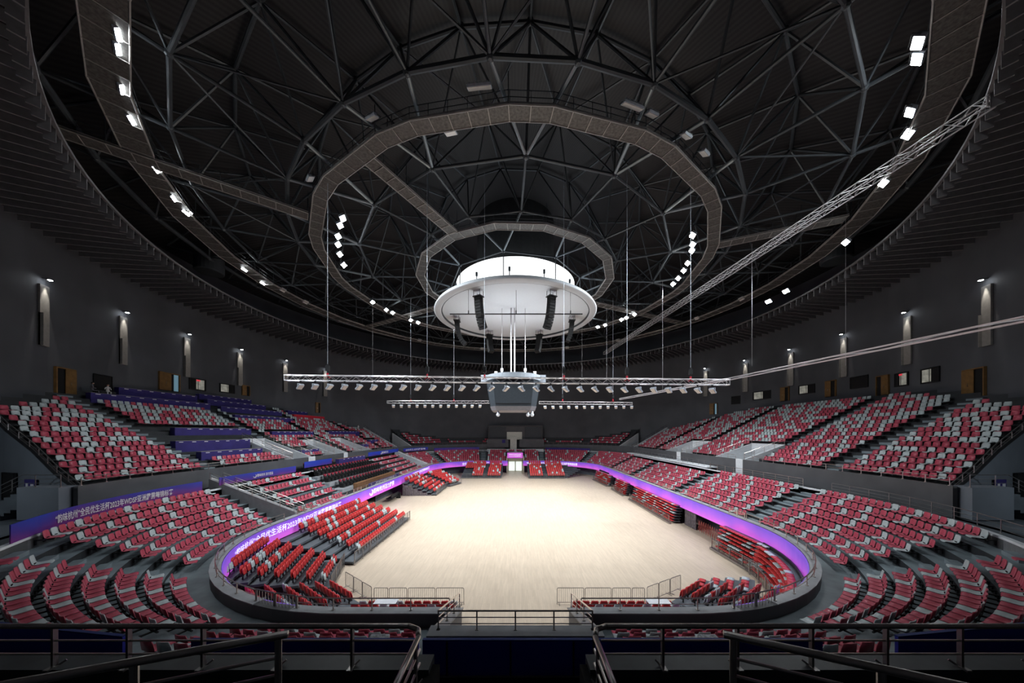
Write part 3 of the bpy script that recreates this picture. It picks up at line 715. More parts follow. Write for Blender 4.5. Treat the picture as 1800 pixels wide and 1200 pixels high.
# folding seats: backrest with the pan tipped up against it
fb = seat_shell([(-.0, .42, .40), (-.02, .55, .45), (-.05, .72, .45), (-.075, .86, .43), (-.08, .92, .34)], th=.05)
fp = seat_shell([(.12, .38, .40), (.135, .50, .44), (.12, .66, .44), (.09, .80, .36)], th=.045, cup=-.02)
MF = {c: (mesh_of(fb, c+'_back', c), mesh_of(fp, 'seat_pan', c)) for c in ('red', 'grey')}
fbr = MB(); fbr.box((0, .02, .33), (.5, .14, .1)); fbr.box((0, .0, .15), (.05, .08, .3)); ME_FB = mesh_of(fbr, 'bracket', 'black', False)
seats = []   # kind, x, y, z, rz, block, row, num
flat = {'red': [], 'grey': []}; fixed = {'crimson': [], 'grey': []}; fold = {'red': [], 'grey': []}
def proj(x, y, z): return 906+550*x/y, 760-550*(z-11.3)/y
def put(store, kind, x, y, z, rz, lab):
    if y < .8: return
    px, py = proj(x, y, z+.5)
    if px < -25 or px > 1825 or py > 1215: return
    store[kind].append((math.dist((x, y, z), (0, 0, 11.3)), x, y, z, rz, lab))
def rz_of(nx, ny): return math.atan2(nx, -ny)
def seat_block(t0, t1, rows, dfun, zfun, pgrey, block, aisle, pitch=.585, skip=(), start=1, tmod=None, extra=None):
    lo, hi = min(t0, t1), max(t0, t1)
    for k in rows:
        d = dfun(k); a, b = lo, hi
        if tmod: a, b = tmod(k, d, a, b)
        if b-a < .8: continue
        L = along(a, b, d, pitch)
        if t0 > t1 or (lo < 0): L = L[::-1]
        cd = random.randint(1, 3)
        for i, t in enumerate(L):
            if any(s0 <= abs(t) <= s1 and e0 <= d <= e1 for s0, s1, e0, e1 in skip): continue
            x, y, nx, ny = P(t, d)
            if math.hypot(x, y-51) > 49.3: continue
            if extra and not extra(x, y, d): continue
            g = pgrey(k) if callable(pgrey) else pgrey
            cd -= 1; kind = 'crimson'
            if g > .3:
                if random.random() < g: kind = 'grey'
            elif cd <= 0: kind = 'grey'; cd = max(1 if g > .33 and random.random() < .35 else 2, round(random.uniform(.55, 1.45)/g))
            put(fixed, kind, x, y, zfun(k), rz_of(nx, ny)+random.uniform(-.02, .02), f'{nth(i+1)} from {aisle}, {nth(k+start)} row, {block}')
ld = lambda k: 1.4+.85*k+.42
lz = lambda k: 2.85+.42*k
for s, side in ((1, 'bare-rail side'), (-1, 'banner side')):
    hid = lambda x, y, d: not (y < 8.7)      # rows fully hidden behind the parapet are left out
    seat_block(s*3.5, s*10.2, range(7), ld, lz, .27, f'block beside near platform, {side}', 'the platform', extra=hid, tmod=lambda k, d, a, b: (a, b))
    seat_block(s*11.6, s*18.6, range(7), ld, lz, .27, f'near curved block, {side}', 'kerb gate', extra=hid)
    seat_block(s*20.3, s*29.6, range(7), ld, lz, .24, f'second curved lower block, {side}', 'cross aisle')
seat_block(31.3, 43.2, range(7), ld, lz, .2, 'first straight lower block, bare-rail side', 'near aisle')
seat_block(44.8, 59.8, range(6), ld, lz, .2, 'second straight lower block, bare-rail side', 'near aisle')
seat_block(61.4, 72.5, range(6), ld, lz, .2, 'third straight lower block, bare-rail side', 'near aisle')
seat_block(73.6, 84.6, range(7), ld, lz, .15, 'far corner lower block, bare-rail side', 'near aisle')
seat_block(86.2, 95.2, range(7), ld, lz, .13, 'far lower block, bare-rail side', 'outer aisle')
seat_block(96.6, 100.9, range(7), ld, lz, .13, 'end block by far sign, bare-rail side', 'outer aisle')
wd = lambda k: 1.6+1.3*k; wz = lambda k: low_z(wd(k))-.1
seat_block(-32.8, -41.4, range(5), wd, wz, .2, 'wide-spaced block before white stair, banner side', 'stair wall')
seat_block(-60.8, -74.6, range(5), wd, wz, .18, 'wide-spaced block beyond armchairs, banner side', 'near aisle')
seat_block(-77.4, -83.2, range(7), ld, lz, .13, 'far corner lower block, banner side', 'near aisle')
seat_block(-84.8, -93.8, range(7), ld, lz, .13, 'far lower block, banner side', 'outer aisle')
seat_block(-95.4, -100.9, range(7), ld, lz, .13, 'end block by far sign, banner side', 'outer aisle')
seat_block(99.5, 103.5, [6], ld, lz, .13, 'row above the far sign, bare-rail side', 'outer aisle'); seat_block(-103.5, -99.5, [6], ld, lz, .13, 'row above the far sign, banner side', 'outer aisle')
ud = lambda k: 10.6+.88*k+.45
uz = lambda k: 7.45+.44*k
ug = lambda k: .2+.026*k
vsk_r = [(a-.2, b+.2, 0, dm+.3) for a, b, dm in VOM_R]
vsk_l = [(a-.2, b+.2, 0, dm+.3) for a, b, dm in VOM_L]
clipn = lambda k, d, a, b: (max(a, ne(d)+.1), b)
clipm = lambda k, d, a, b: (a, min(b, -ne(d)-.1))
UPR = [(15, 31.4, 'nearest'), (33.0, 41.2, 'second'), (42.6, 57.0, 'third'), (58.4, 69.8, 'fourth'), (71.2, 78.2, 'farthest')]
for a, b, nm in UPR:
    seat_block(a, b, range(19), ud, uz, ug, f'{nm} upper block, bare-rail side', 'near edge', tmod=clipn if nm == 'nearest' else None, skip=vsk_r)
DESKS = [(35, 48.3, 25.5, 'navy', 1.25), (39.3, 48.7, 27.9, 'navy', 1.0), (50.1, 59.8, 29.0, 'navy', .9), (49.5, 60.8, 27.1, 'navy', .9), (49.4, 62.0, 24.9, 'navy', 1.0), (48.9, 61.4, 22.3, 'navy', 1.05),
         (36.4, 46.6, 17.9, 'navy', 1.25), (33.8, 43.0, 15.0, 'navy', 1.25), (34.2, 42.2, 12.7, 'navy', 1.15), (49.6, 59.6, 17.2, 'navy', 1.5), (64.7, 76.2, 17.4, 'navy', 1.5),
         (48.2, 52.3, 11.6, 'navy', 1.1), (65.0, 71.0, 25.9, 'navy', 1.3), (64.3, 74.4, 24.2, 'redcloth', 1.2), (73.8, 76.8, 13.4, 'navy', 1.1), (67.2, 70.2, 11.9, 'navy', 1.1)]
dsk = [(a-.3, b+.3, d-.5, d+1.25) for a, b, d, _, _ in DESKS]+[(33.2, 46.8, 12.2, 19.3), (48.5, 62.5, 21.8, 31), (35, 49, 25, 31), (64, 78, 25, 31), (76.2, 78.5, 20.5, 26)]
UPL = [(-32.6, -15, 'nearest'), (-46.6, -34.2, 'second'), (-58.2, -48.0, 'third'), (-73.6, -59.6, 'fourth'), (-78.2, -75.0, 'farthest')]
for a, b, nm in UPL:
    seat_block(a, b, range(19), ud, uz, ug, f'{nm} upper block, banner side', 'near edge', tmod=clipm if nm == 'nearest' else None, skip=vsk_l+dsk)
for s, side in ((1, 'bare-rail side'), (-1, 'banner side')):
    for a, b, nm in ((81.8, 87.6, 'corner'), (88.6, 93.4, 'middle'), (94.4, 98.0, 'central')):
        seat_block(s*a, s*b, range(8), ud, lambda k: 7.95+.6*k, .22, f'{nm} far upper block, {side}', 'outer edge')
# --- telescopic stands on the floor
def tele_stand(name, O, u, n, rows, pitch, rise, sfun, label, front_rail=True, seat_range=None, seat_p=.52, grey=.14, block='', skirt=False, z0=.32, seat_rows=None, flat_seats=None):
    O = Vector((*O, 0)); u = Vector((*u, 0)).normalized(); n = Vector((*n, 0)).normalized()
    root = empty('telescopic_stand', (O.x, O.y, 0)); rzz = math.atan2(n.x, -n.y)
    for k in range(rows):
        s0, s1 = sfun(k); z = z0+rise*k; a = O+u*s0+n*(pitch*k); b = O+u*s1+n*(pitch*k); c = b+n*pitch; d = a+n*pitch; th = .16
        q = MB(); q.add([tuple(p+Vector((0, 0, z-th))) for p in (a, b, c, d)]+[tuple(p+Vector((0, 0, z))) for p in (a, b, c, d)], [(0, 3, 2, 1), (4, 5, 6, 7), (0, 1, 5, 4), (1, 2, 6, 5), (2, 3, 7, 6), (3, 0, 4, 7)])
        for e in (a, b):   # side post
            e2 = e+n*pitch*.8; q.tube((e2.x, e2.y, 0), (e2.x, e2.y, z-th), .04, 4)
        o = q.build('stand_deck', 'terrace_dark', loc=(O.x, O.y, 0)); o.parent = root; o.location = (0, 0, 0)
        q = MB(); f0, f1 = a+n*.04, b+n*.04
        q.add([tuple(f0+Vector((0, 0, z-rise))), tuple(f1+Vector((0, 0, z-rise))), tuple(f1+Vector((0, 0, z-th))), tuple(f0+Vector((0, 0, z-th)))], [(0, 1, 2, 3)])
        o = q.build('riser', 'black', loc=(O.x, O.y, 0)); o.parent = root; o.location = (0, 0, 0)
        if seat_rows is not None and k not in seat_rows: continue
        r0, r1 = (s0+.25, s1-.15) if seat_range is None else seat_range(k, s0, s1)
        m = int((r1-r0)/seat_p)
        for i in range(m):
            sp = r0+(i+.5)*(r1-r0)/max(m, 1)
            if name == 'F' and 3.3 < (sp if O.x > 0 else 9.9-sp) < 4.4: continue
            p = O+u*sp+n*(pitch*k+.5)
            if flat_seats:
                flat['grey' if random.random() < grey else 'red'].append((p.x, p.y, z+.12, rzz, math.dist((p.x, p.y), (0, 0)), f'{flat_seats}, {nth(k+1)} row, {nth(i+1)} along')); continue
            put(fold, 'grey' if random.random() < grey else 'red', p.x, p.y, z, rzz, f'{block}, {nth(k+1)} row, {nth(i+1)} from near end')
    if skirt:
        for sidx in (0, 1):
            q = MB(); pts = []
            K = rows; 
            for i in range(41):
                f = i/40; kk = f*(K-1); s = sfun(int(kk))[sidx]; p = O+u*(s+(.05*math.sin(i*2.3)) - (.06 if sidx == 0 else -.06))+n*(pitch*(kk+.9)); pts.append((p, z0+rise*int(kk)-.1))
            vs = []; 
            for p, z in pts: vs += [(p.x, p.y, 0.02), (p.x, p.y, max(z, .2))]
            q.add(vs, [(2*i, 2*i+2, 2*i+3, 2*i+1) for i in range(40)]); o = q.build('side_curtain', 'curtain', loc=(O.x, O.y, 0)); o.parent = root; o.location = (0, 0, 0)
    if front_rail:
        s0, s1 = sfun(0); q = MB(); a = O+u*s0-n*.12; b = O+u*s1-n*.12; L = (b-a).length; m = max(2, int(L/.16))
        for h in (.12, 1.15): q.tube((a.x, a.y, h), (b.x, b.y, h), .03, 5)
        for i in range(m+1):
            p = a.lerp(b, i/m); big = i % 9 == 0 or i == m; q.tube((p.x, p.y, .0 if big else .12), (p.x, p.y, 1.18 if big else 1.15), .035 if big else .012, 4)
        o = q.build('front_railing', 'darksteel', loc=(O.x, O.y, 0)); o.parent = root; o.location = (0, 0, 0)
    tag(root, label, 'telescopic stand')
lerp = lambda a, b, f: a+(b-a)*f
tele_stand('A', (-13.8, 26.6), (0, 1), (-1, 0), 7, .95, .28, lambda k: (0, 14.0), 'extended telescopic stand along the banner-side kerb, seven straight rows of red seats', block='straight floor stand, banner side', seat_range=lambda k, a, b: (1.6+.12*k, b-.3))
tele_stand('B', (-13.2, 22.2), (-.31, .95), (-.95, -.31), 7, .88, .28, lambda k: (-1.0*k/6, 4.4+1.5*k/6), 'angled telescopic stand in the near banner-side corner, seven rows turned inward', block='angled floor stand, banner side')
tele_stand('C', (-12.4, 21.9), (.81, -.59), (-.59, -.81), 6, .9, .28, lambda k: (-.3, 3.0+.35*k), 'near telescopic stand with its back to the kerb gate, banner side', block='near diagonal floor stand, banner side', front_rail=False)
tele_stand('C', (10.1, 20.3), (.81, .59), (.59, -.81), 6, .86, .28, lambda k: (-.3*k, 2.9), 'near telescopic stand with its back to the kerb gate, bare-rail side', block='near diagonal floor stand, bare-rail side', front_rail=False)
tele_stand('C2', (12.6, 22.1), (.62, .78), (.78, -.62), 4, .85, .28, lambda k: (-.3*k, 1.9), 'near corner telescopic stand with seats lying flat, bare-rail side', block='near corner floor stand, bare-rail side', front_rail=False, grey=.3, seat_rows=(0, 1, 2, 3), flat_seats='near corner floor stand lying flat')
for s, sd in ((-1, 'banner side'), (1, 'bare-rail side')):
    tele_stand('D', (s*-3.2 if s < 0 and False else (-9.4 if s < 0 else 3.4), 19.3), (1, 0), (0, -1), 5, .95, .33, lambda k: (0, 6.0), f'low telescopic stand facing the floor behind crowd barriers, {sd}', block=f'low stand behind barriers, {sd}', front_rail=False, grey=.25,
               seat_range=lambda k, a, b: (0.0, 6.0))
tele_stand('E', (-14.2, 56.0), (0, 1), (-1, 0), 7, .86, .33, lambda k: (0, 8.6), 'far telescopic stand with grey side curtain along the banner side', block='far straight floor stand, banner side', skirt=True, grey=.2)
tele_stand('E2', (-13.6, 65.2), (.36, .93), (-.93, .36), 7, .88, .28, lambda k: (0, 4.4+.2*k), 'far turned telescopic stand at the banner-side corner', block='far turned floor stand, banner side', grey=.2)
def ringx(Y): return 7.6+math.sqrt(max(0, 169-max(0, Y-74.5)**2))
tele_stand('F', (-13.4, 77.2), (1, 0), (0, 1), 10, .92, .27, lambda k: (max(0, 13.4-ringx(78.3+.92*k)+.7), 9.9), 'telescopic stand across the far end, banner side of the white doors', block='far end floor stand, banner side', grey=.1, seat_range=lambda k, a, b: (a+2.6 if k < 5 else a+.3, b-.2))
tele_stand('F', (3.3, 76.8), (1, 0), (0, 1), 10, .92, .27, lambda k: (0, min(9.4+.85*k, ringx(77.9+.92*k)-4.1)), 'telescopic stand across the far end, bare-rail side of the white doors', block='far end floor stand, bare-rail side', grey=.13, seat_range=lambda k, a, b: (.3, 9.0))
# retracted stands under the kerb
def retracted(O, u, n, L, key, label, levels=7, seats_to=None, fence=1.0):
    O = Vector((*O, 0)); u = Vector((*u, 0)).normalized(); n = Vector((*n, 0)).normalized(); root = empty('retracted_stand', (O.x, O.y, 0)); rzz = math.atan2(n.x, -n.y)
    for k in range(levels):
        z = .32*k+.25; q = MB(); c = O+u*L/2+n*(.45+.07*k); q.box((c.x, c.y, z), (L, .9, .09), rz=math.atan2(u.y, u.x)); 
        o = q.build('folded_deck', 'terrace_dark', loc=(O.x, O.y, 0)); o.parent = root; o.location = (0, 0, 0)
        q = MB(); q.box((c.x+n.x*.3, c.y+n.y*.3, z+.15), (L-.2, .2, .3), rz=math.atan2(u.y, u.x)); o = q.build('dark_core', 'black', loc=(O.x, O.y, 0)); o.parent = root; o.location = (0, 0, 0)
        m = int((L*(seats_to or 1))/.52)
        for i in range(m):
            if (i//8) % 4 == 3 and k % 2: continue
            p = O+u*(.3+i*.52)+n*(.2+.07*k); col = 'grey' if random.random() < .22 else 'red'
            flat[col].append((p.x, p.y, z+.05, rzz, math.dist((p.x, p.y), (0, 0)), f'{key}, {nth(k+1)} level, {nth(i+1)} along'))
    if fence:
        q = MB(); a = O-n*.5; b = O+u*L*.96-n*.5; m = int(L/.2)
        for h in (.15, 1.05): q.tube((a.x, a.y, h), (b.x, b.y, h), .035, 5)
        q.box(((a.x+b.x)/2, (a.y+b.y)/2, .12), (L, .3, .18), rz=math.atan2(u.y, u.x))
        for i in range(m+1):
            p = a.lerp(b, i/m); big = i % 8 == 0 or i == m; q.tube((p.x, p.y, 0), (p.x, p.y, 1.1), .045 if big else .012, 4)
        o = q.build('front_railing', 'darksteel', loc=(O.x, O.y, 0)); o.parent = root; o.location = (0, 0, 0)
    tag(root, label, 'telescopic stand')
retracted((19.5, 24.6), (0, 1), (1, 0), 5.9, 'closed stand before the dark gap', 'closed telescopic stand nearest the camera under the kerb, beside the dark gap')
retracted((19.6, 38.9), (0, 1), (1, 0), 14.0, 'long closed stand under the kerb', 'long closed telescopic stand under the middle of the kerb, bare-rail side')
retracted((19.6, 55.8), (0, 1), (1, 0), 6.5, 'short closed stand under the kerb', 'short closed telescopic stand farther along under the kerb, bare-rail side')
retracted((19.6, 65.5), (-.06, 1), (1, .06), 9.5, 'far corner closed stand', 'closed telescopic stand in the far corner under the kerb, bare-rail side')
root = empty('retracted_stand', (*P(21.5, -1)[:2], 0)); LO0 = tuple(root.location)
for k in range(7):
    z = .3*k+.25; d0 = -1.25+.07*k; q = MB(); band(q, 16.2, 26.6, [(d0, z-.045), (d0, z+.045), (d0+.75, z+.045), (d0+.75, z-.045)]); c = q.build('folded_deck', 'terrace_dark', loc=LO0); c.parent = root; c.location = (0, 0, 0)
    q = MB(); band(q, 16.3, 26.5, [(d0+.5, z), (d0+.5, z+.3), (d0+.6, z+.3), (d0+.6, z)]); c = q.build('dark_core', 'black', loc=LO0); c.parent = root; c.location = (0, 0, 0)
    for i, t in enumerate(along(16.4, 26.4, d0+.1, .53)):
        if i % 9 == 4 and k % 2: continue
        x, y, nx, ny = P(t, d0+.16); flat['grey' if random.random() < .25 else 'red'].append((x, y, z+.05, rz_of(nx, ny), math.dist((x, y), (0, 0)), f'near corner closed stand, {nth(k+1)} level, {nth(i+1)} along'))
q = MB()
for h in (.15, 1.05): q.path([(*P(t, -1.75)[:2], h) for t in trange(20.5, 26.6, .5)], .035, 5)
for i, t in enumerate(along(20.5, 26.6, -1.75, .2)): x, y, _, _ = P(t, -1.75); q.tube((x, y, 0), (x, y, 1.08), .045 if i % 7 == 0 else .012, 4)
c = q.build('front_railing', 'darksteel', loc=LO0); c.parent = root; c.location = (0, 0, 0)
tag(root, 'curved closed telescopic stand in the near corner under the kerb end', 'telescopic stand')
# folded flat seats: thin shells
ff = seat_shell([(-.06, .0, .40), (-.05, .03, .45), (.12, .05, .46), (.3, .06, .44), (.36, .04, .36)], th=.09, cup=.015)
MFF = {c: mesh_of(ff, c+'_flat', c) for c in ('red', 'grey')}
# --- write the seats: 300 nearest of each kind as things, the others as one mass per kind
def cull(L):
    return L
def mass(name, items, parts, label, cat):
    """parts: list of (mesh, material key)"""
    import numpy as np
    V = []; Fc = []; MI = []; base = 0
    data = []
    for pi, (me, mk) in enumerate(parts):
        co = np.empty(len(me.vertices)*3); me.vertices.foreach_get('co', co); co = co.reshape(-1, 3)
        data.append((co, [tuple(p.vertices) for p in me.polygons], pi))
    for (x, y, z, rz) in items:
        c, s = math.cos(rz), math.sin(rz)
        for co, fs, pi in data:
            o = np.empty_like(co); o[:, 0] = co[:, 0]*c-co[:, 1]*s+x; o[:, 1] = co[:, 0]*s+co[:, 1]*c+y; o[:, 2] = co[:, 2]+z
            V.append(o); Fc += [tuple(i+base for i in f) for f in fs]; MI += [pi]*len(fs); base += len(co)
    if not V: return
    me = bpy.data.meshes.new(name); me.from_pydata(np.concatenate(V).tolist(), [], Fc)
    for _, mk in parts: me.materials.append(M[mk])
    me.polygons.foreach_set('material_index', MI); me.polygons.foreach_set('use_smooth', [p != len(parts)-1 for p in MI]); me.update()
    o = bpy.data.objects.new(name, me); COL.objects.link(o); o['kind'] = 'stuff'; tag(o, label, cat)
LO = {c: mesh_of(seat_shell(PROF_LO, 3, sc=1.06), 'lo', c) for c in ('crimson', 'grey')}
LOB = mesh_of(MB().box((0, .05, .35), (.5, .1, .07)).box((0, -.15, .33), (.07, .4, .08)), 'lob', 'black', False)
def big(it):      # apparent size: nearer seats first, rows mostly covered by the parapet last
    d, x, y, z, rz, lab = it; px, py = proj(x, y, z+.6); pen = 0
    if 20 > px or px > 1780: pen += 6
    if py > 1108 and 5 < px < 1795: pen += 40
    return d+pen
for kind, nm, cn in (('crimson', 'crimson_seat', 'crimson'), ('grey', 'pale_grey_seat', 'pale grey')):
    L = sorted(fixed[kind], key=big)
    for j, (d, x, y, z, rz, lab) in enumerate(L[:300]):
        o = bpy.data.objects.new(nm, ME[kind]); COL.objects.link(o); o.location = (x, y, z); o.rotation_euler = (0, 0, rz)
        b = bpy.data.objects.new('bracket', ME_B); COL.objects.link(b); b.parent = o
        tag(o, f'{cn} seat {lab}', 'seat', f'{cn} plastic seats of the fixed stands')
    mass(nm+'_mass', [(x, y, z, rz) for d, x, y, z, rz, lab in L[300:]], [(LO[kind], kind), (LOB, 'black')], f'remaining {cn} seats of the fixed stands, farther rows', 'seats')
for kind, nm, cn in (('red', 'red_folding_seat', 'red'), ('grey', 'pale_folding_seat', 'pale grey')):
    L = sorted(fold[kind], key=lambda i: i[0])
    for j, (d, x, y, z, rz, lab) in enumerate(L[:300]):
        o = bpy.data.objects.new(nm, MF[kind][0]); COL.objects.link(o); o.location = (x, y, z); o.rotation_euler = (0, 0, rz)
        for me, pn in ((MF[kind][1], 'seat_pan'), (ME_FB, 'bracket')):
            b = bpy.data.objects.new(pn, me); COL.objects.link(b); b.parent = o
        tag(o, f'{cn} folding seat, {lab}', 'seat', f'{cn} folding seats on the floor stands')
    mass(nm+'_mass', [(x, y, z, rz) for d, x, y, z, rz, lab in L[300:]], [(MF[kind][0], kind), (MF[kind][1], kind), (ME_FB, 'black')], f'remaining {cn} folding seats on the far floor stands', 'seats')
for kind in ('red', 'grey'):
    L = sorted(flat[kind], key=lambda i: i[4]); cn = {'red': 'red', 'grey': 'pale grey'}[kind]; nm = {'red': 'red_stowed_seat', 'grey': 'pale_stowed_seat'}[kind]
    for (x, y, z, rz, d, lab) in L[:200]:
        o = bpy.data.objects.new(nm, MFF[kind]); COL.objects.link(o); o.location = (x, y, z); o.rotation_euler = (0, 0, rz); tag(o, f'{cn} stowed seat, {lab}', 'seat', f'{cn} seats stowed in the closed stands')
    mass(nm+'_mass', [(x, y, z, rz) for x, y, z, rz, d, lab in L[200:]], [(MFF[kind], kind), (MFF[kind], kind)][:1], f'remaining {cn} stowed seats in the farther closed stands', 'seats')
# ------------------------------------------------------------------ armchairs
def make_arm():
    r = empty('armchair')
    q = MB(); q.box((0, .05, .22), (.56, .5, .36)); q.box((0, -.26, .52), (.56, .14, .85), M3=Matrix.Rotation(math.radians(8), 3, 'X')); q.build('body', 'shell', r)
    MB().box((0, .08, .44), (.42, .46, .1)).build('seat_cushion', 'shell', r)
    MB().box((0, -.33, .93), (.44, .17, .3), M3=Matrix.Rotation(math.radians(8), 3, 'X')).build('headrest', mat('maroon_fabric', (.30, .02, .045), .7, noise=.1), r)
    for s in (-1, 1): MB().box((s*.27, .02, .58), (.07, .5, .06)).build('armrest', 'shell', r)
    return r
arm0 = make_arm(); used = False
for k, (d, ta, tb, n) in enumerate(((3.2, 43.6, 59.6, 17), (4.9, 43.0, 59.6, 19), (6.5, 43.4, 59.6, 18), (8.0, 43.6, 50.6, 9))):
    for i in range(n):
        t = -(ta+(tb-ta)*(i+.5)/n); x, y, nx, ny = P(t, d); r = arm0 if not used else copy_tree(arm0); used = True
        r.location = (x, y, low_z(d)+.02 if d < 7.3 else 6.02); r.rotation_euler = (0, 0, rz_of(nx, ny)); tag(r, f'black armchair with maroon headrest, {nth(k+1)} row from the kerb, {nth(i+1)} from its near end', 'armchair', 'black armchairs in the VIP block')
mb = MB()
for k, d in enumerate((3.2, 4.9, 6.5)): band(mb, -60.2, -42.6, [(d-.8, low_z(d-1.0)-.3), (d-.8, low_z(d)), (d+.85, low_z(d)), (d+.85, low_z(d)-.3)])
struct(mb, 'floor_armchair_terrace', 'stone')
# long desks
def bent_desk(t0, t1, d, z, h, mk, label, cloth=True, depth=.55, marks=True, name='covered_desk'):
    a, b = -max(t0, t1), -min(t0, t1); q = MB(); band(q, a, b, [(d-.02, z-h), (d-.02, z), (d+.03, z), (d+.03, z-h)]); loc = (*P((a+b)/2, d)[:2], z-h)
    for t in (a, b):
        x, y, nx, ny = P(t, d+depth/2); q.box((x, y, z-h/2), (depth, .04, h), rz=math.atan2(ny, nx))
    o = q.build(name, mk, loc=loc)
    q = MB(); band(q, a, b, [(d, z-.04), (d, z+.02), (d+depth, z+.02), (d+depth, z-.04)]); c = q.build('table_top', 'desk' if cloth else 'wood', loc=loc); c.parent = o; c.location = (0, 0, 0)
    if marks:
        t = a+.6; i = 0
        while t < b-.4 and i < 40:
            x, y, nx, ny = P(t, d-.05); q = MB(); q.box((x, y, z-.12), (.02, .42, .07), rz=math.atan2(ny, nx)); c = q.build('printed_mark', 'text', loc=loc); c.parent = o; c.location = (0, 0, 0); t += 1.35; i += 1
    return tag(o, label, 'desk')
for i, (a, b, d, mk, h) in enumerate(DESKS):
    z = up_z(d)+.75
    nm = ['topmost but one row nearest the camera', 'top row nearest the camera', 'top row of the middle group', 'second row down of the middle group', 'third row down of the middle group', 'lowest row of the middle group', 'upper of three stacked rows by the white stairs', 'middle of three stacked rows by the white stairs', 'lowest of three stacked rows by the white stairs',
          'tall cover between the first two white stairs', 'long cover above the third white stair', 'small cover right behind the rail', 'dark cover directly behind the red one', '', 'short cover low in the far part', 'small cover beside the third white stair'][i]
    bent_desk(a, b, d, z, h, mk, f'red cloth covered desk row high in the banner-side upper stand' if mk == 'redcloth' else f'navy covered desk row, banner-side upper stand, {nm}', marks=mk != 'redcloth')
for i, t in enumerate((76.9, 77.3)):
    pass
bent_desk(45.5, 59.5, 1.9, 4.05, .9, 'wood', 'long brown wooden desk at the kerb in front of the armchairs', cloth=False, marks=False, name='long_desk')
bent_desk(51.2, 60, 7.7, 7.05, .95, 'navy', 'navy covered wooden desk behind the last armchair row', cloth=False)
# ------------------------------------------------------------------ people
def person(x, y, z, rz, shirt, label, sit=True):
    import bmesh
    me = bpy.data.meshes.new('person'); J = [(0, 0, .45), (0, 0, .62), (0, 0, .85), (0, .02, 1.0), (0, .03, 1.1), (0, .05, 1.22), (-.18, .02, .97), (-.24, .08, .74), (-.14, .3, .72), (.18, .02, .97), (.24, .08, .74), (.14, .3, .72), (-.1, .1, .45), (-.12, .45, .46), (-.12, .45, .06), (.1, .1, .45), (.12, .45, .46), (.12, .45, .06)]
    if not sit: J = [(p[0], p[1], p[2]+.42) for p in J[:12]]+[(-.1, 0, .84), (-.11, .03, .46), (-.11, 0, .06), (.1, 0, .84), (.11, .03, .46), (.11, 0, .06)]
    Ed = [(0, 1), (1, 2), (2, 3), (3, 4), (4, 5), (3, 6), (6, 7), (7, 8), (3, 9), (9, 10), (10, 11), (0, 12), (12, 13), (13, 14), (0, 15), (15, 16), (16, 17)]
    Rr = [.14, .14, .16, .12, .055, .10, .07, .05, .035, .07, .05, .035, .09, .065, .045, .09, .065, .045]
    me.from_pydata(J, Ed, []); o = bpy.data.objects.new('person', me); COL.objects.link(o)
    sk = o.modifiers.new('skin', 'SKIN'); lay = me.skin_vertices[0] if me.skin_vertices else None
    if lay is None:
        bm = bmesh.new(); bm.from_mesh(me); bm.verts.layers.skin.verify(); bm.to_mesh(me); bm.free(); lay = me.skin_vertices[0]
    for i, r in enumerate(Rr): lay.data[i].radius = (r, r*.8); lay.data[i].use_root = i == 0
    sub = o.modifiers.new('sub', 'SUBSURF'); sub.levels = 1; sub.render_levels = 1
    me.materials.append(M[shirt]); hz = 1.25+(0 if sit else .42)
    MB().ball((0, .06, hz), .105, 10, 7).build('head', 'skin', o); MB().ball((0, .035, hz+.035), .112, 10, 7).build('hair', 'hair', o)
    o.location = (x, y, z); o.rotation_euler = (0, 0, rz); tag(o, label, 'person')
for t, d, sh, lab in ((-35.9, 26.6, 'shirtg', 'person in a grey shirt seated behind the highest blue desk, facing sideways'), (-37.4, 26.8, 'shirtw', 'person in a white shirt seated behind the highest blue desk')):
    x, y, nx, ny = P(t, d); person(x, y, up_z(26.6)+.1, rz_of(nx, ny)+(.9 if sh == 'shirtg' else -.4), sh, lab)
for t, d, lab in ((-76.2, 20.8, 'person in dark clothes standing beyond the red desk'), (-77.2, 19.2, 'person in pale clothes standing on the far upper steps')):
    x, y, nx, ny = P(t, d); person(x, y, up_z(d)-.25, rz_of(nx, ny), 'shirtg' if 'dark' in lab else 'shirtw', lab, sit=False)
# concourse lamps at the near ends of the upper stands
cl = bpy.data.lights.new('concourse_glow', 'POINT'); cl.energy = 420; cl.shadow_soft_size = .2; cl.color = (.82, .93, 1)
for s, sd in ((1, 'bare-rail side'), (-1, 'banner side')):
    r = empty('concourse_lamp', (s*34.2, 13.6, 10.6)); MB().box((0, 0, 0), (.5, .3, .14)).tube((0, 0, 0), (s*.9, -.6, .3), .04, 5).build('lamp_arm', 'black', r); MB().box((0, 0, -.09), (.42, .24, .04)).build('lens', 'lens', r)
    l = bpy.data.objects.new('glow', cl); COL.objects.link(l); l.parent = r; l.location = (0, 0, -.3); tag(r, f'small lamp on a wall arm over the concourse beside the landing, {sd}', 'lamp', 'concourse lamps')
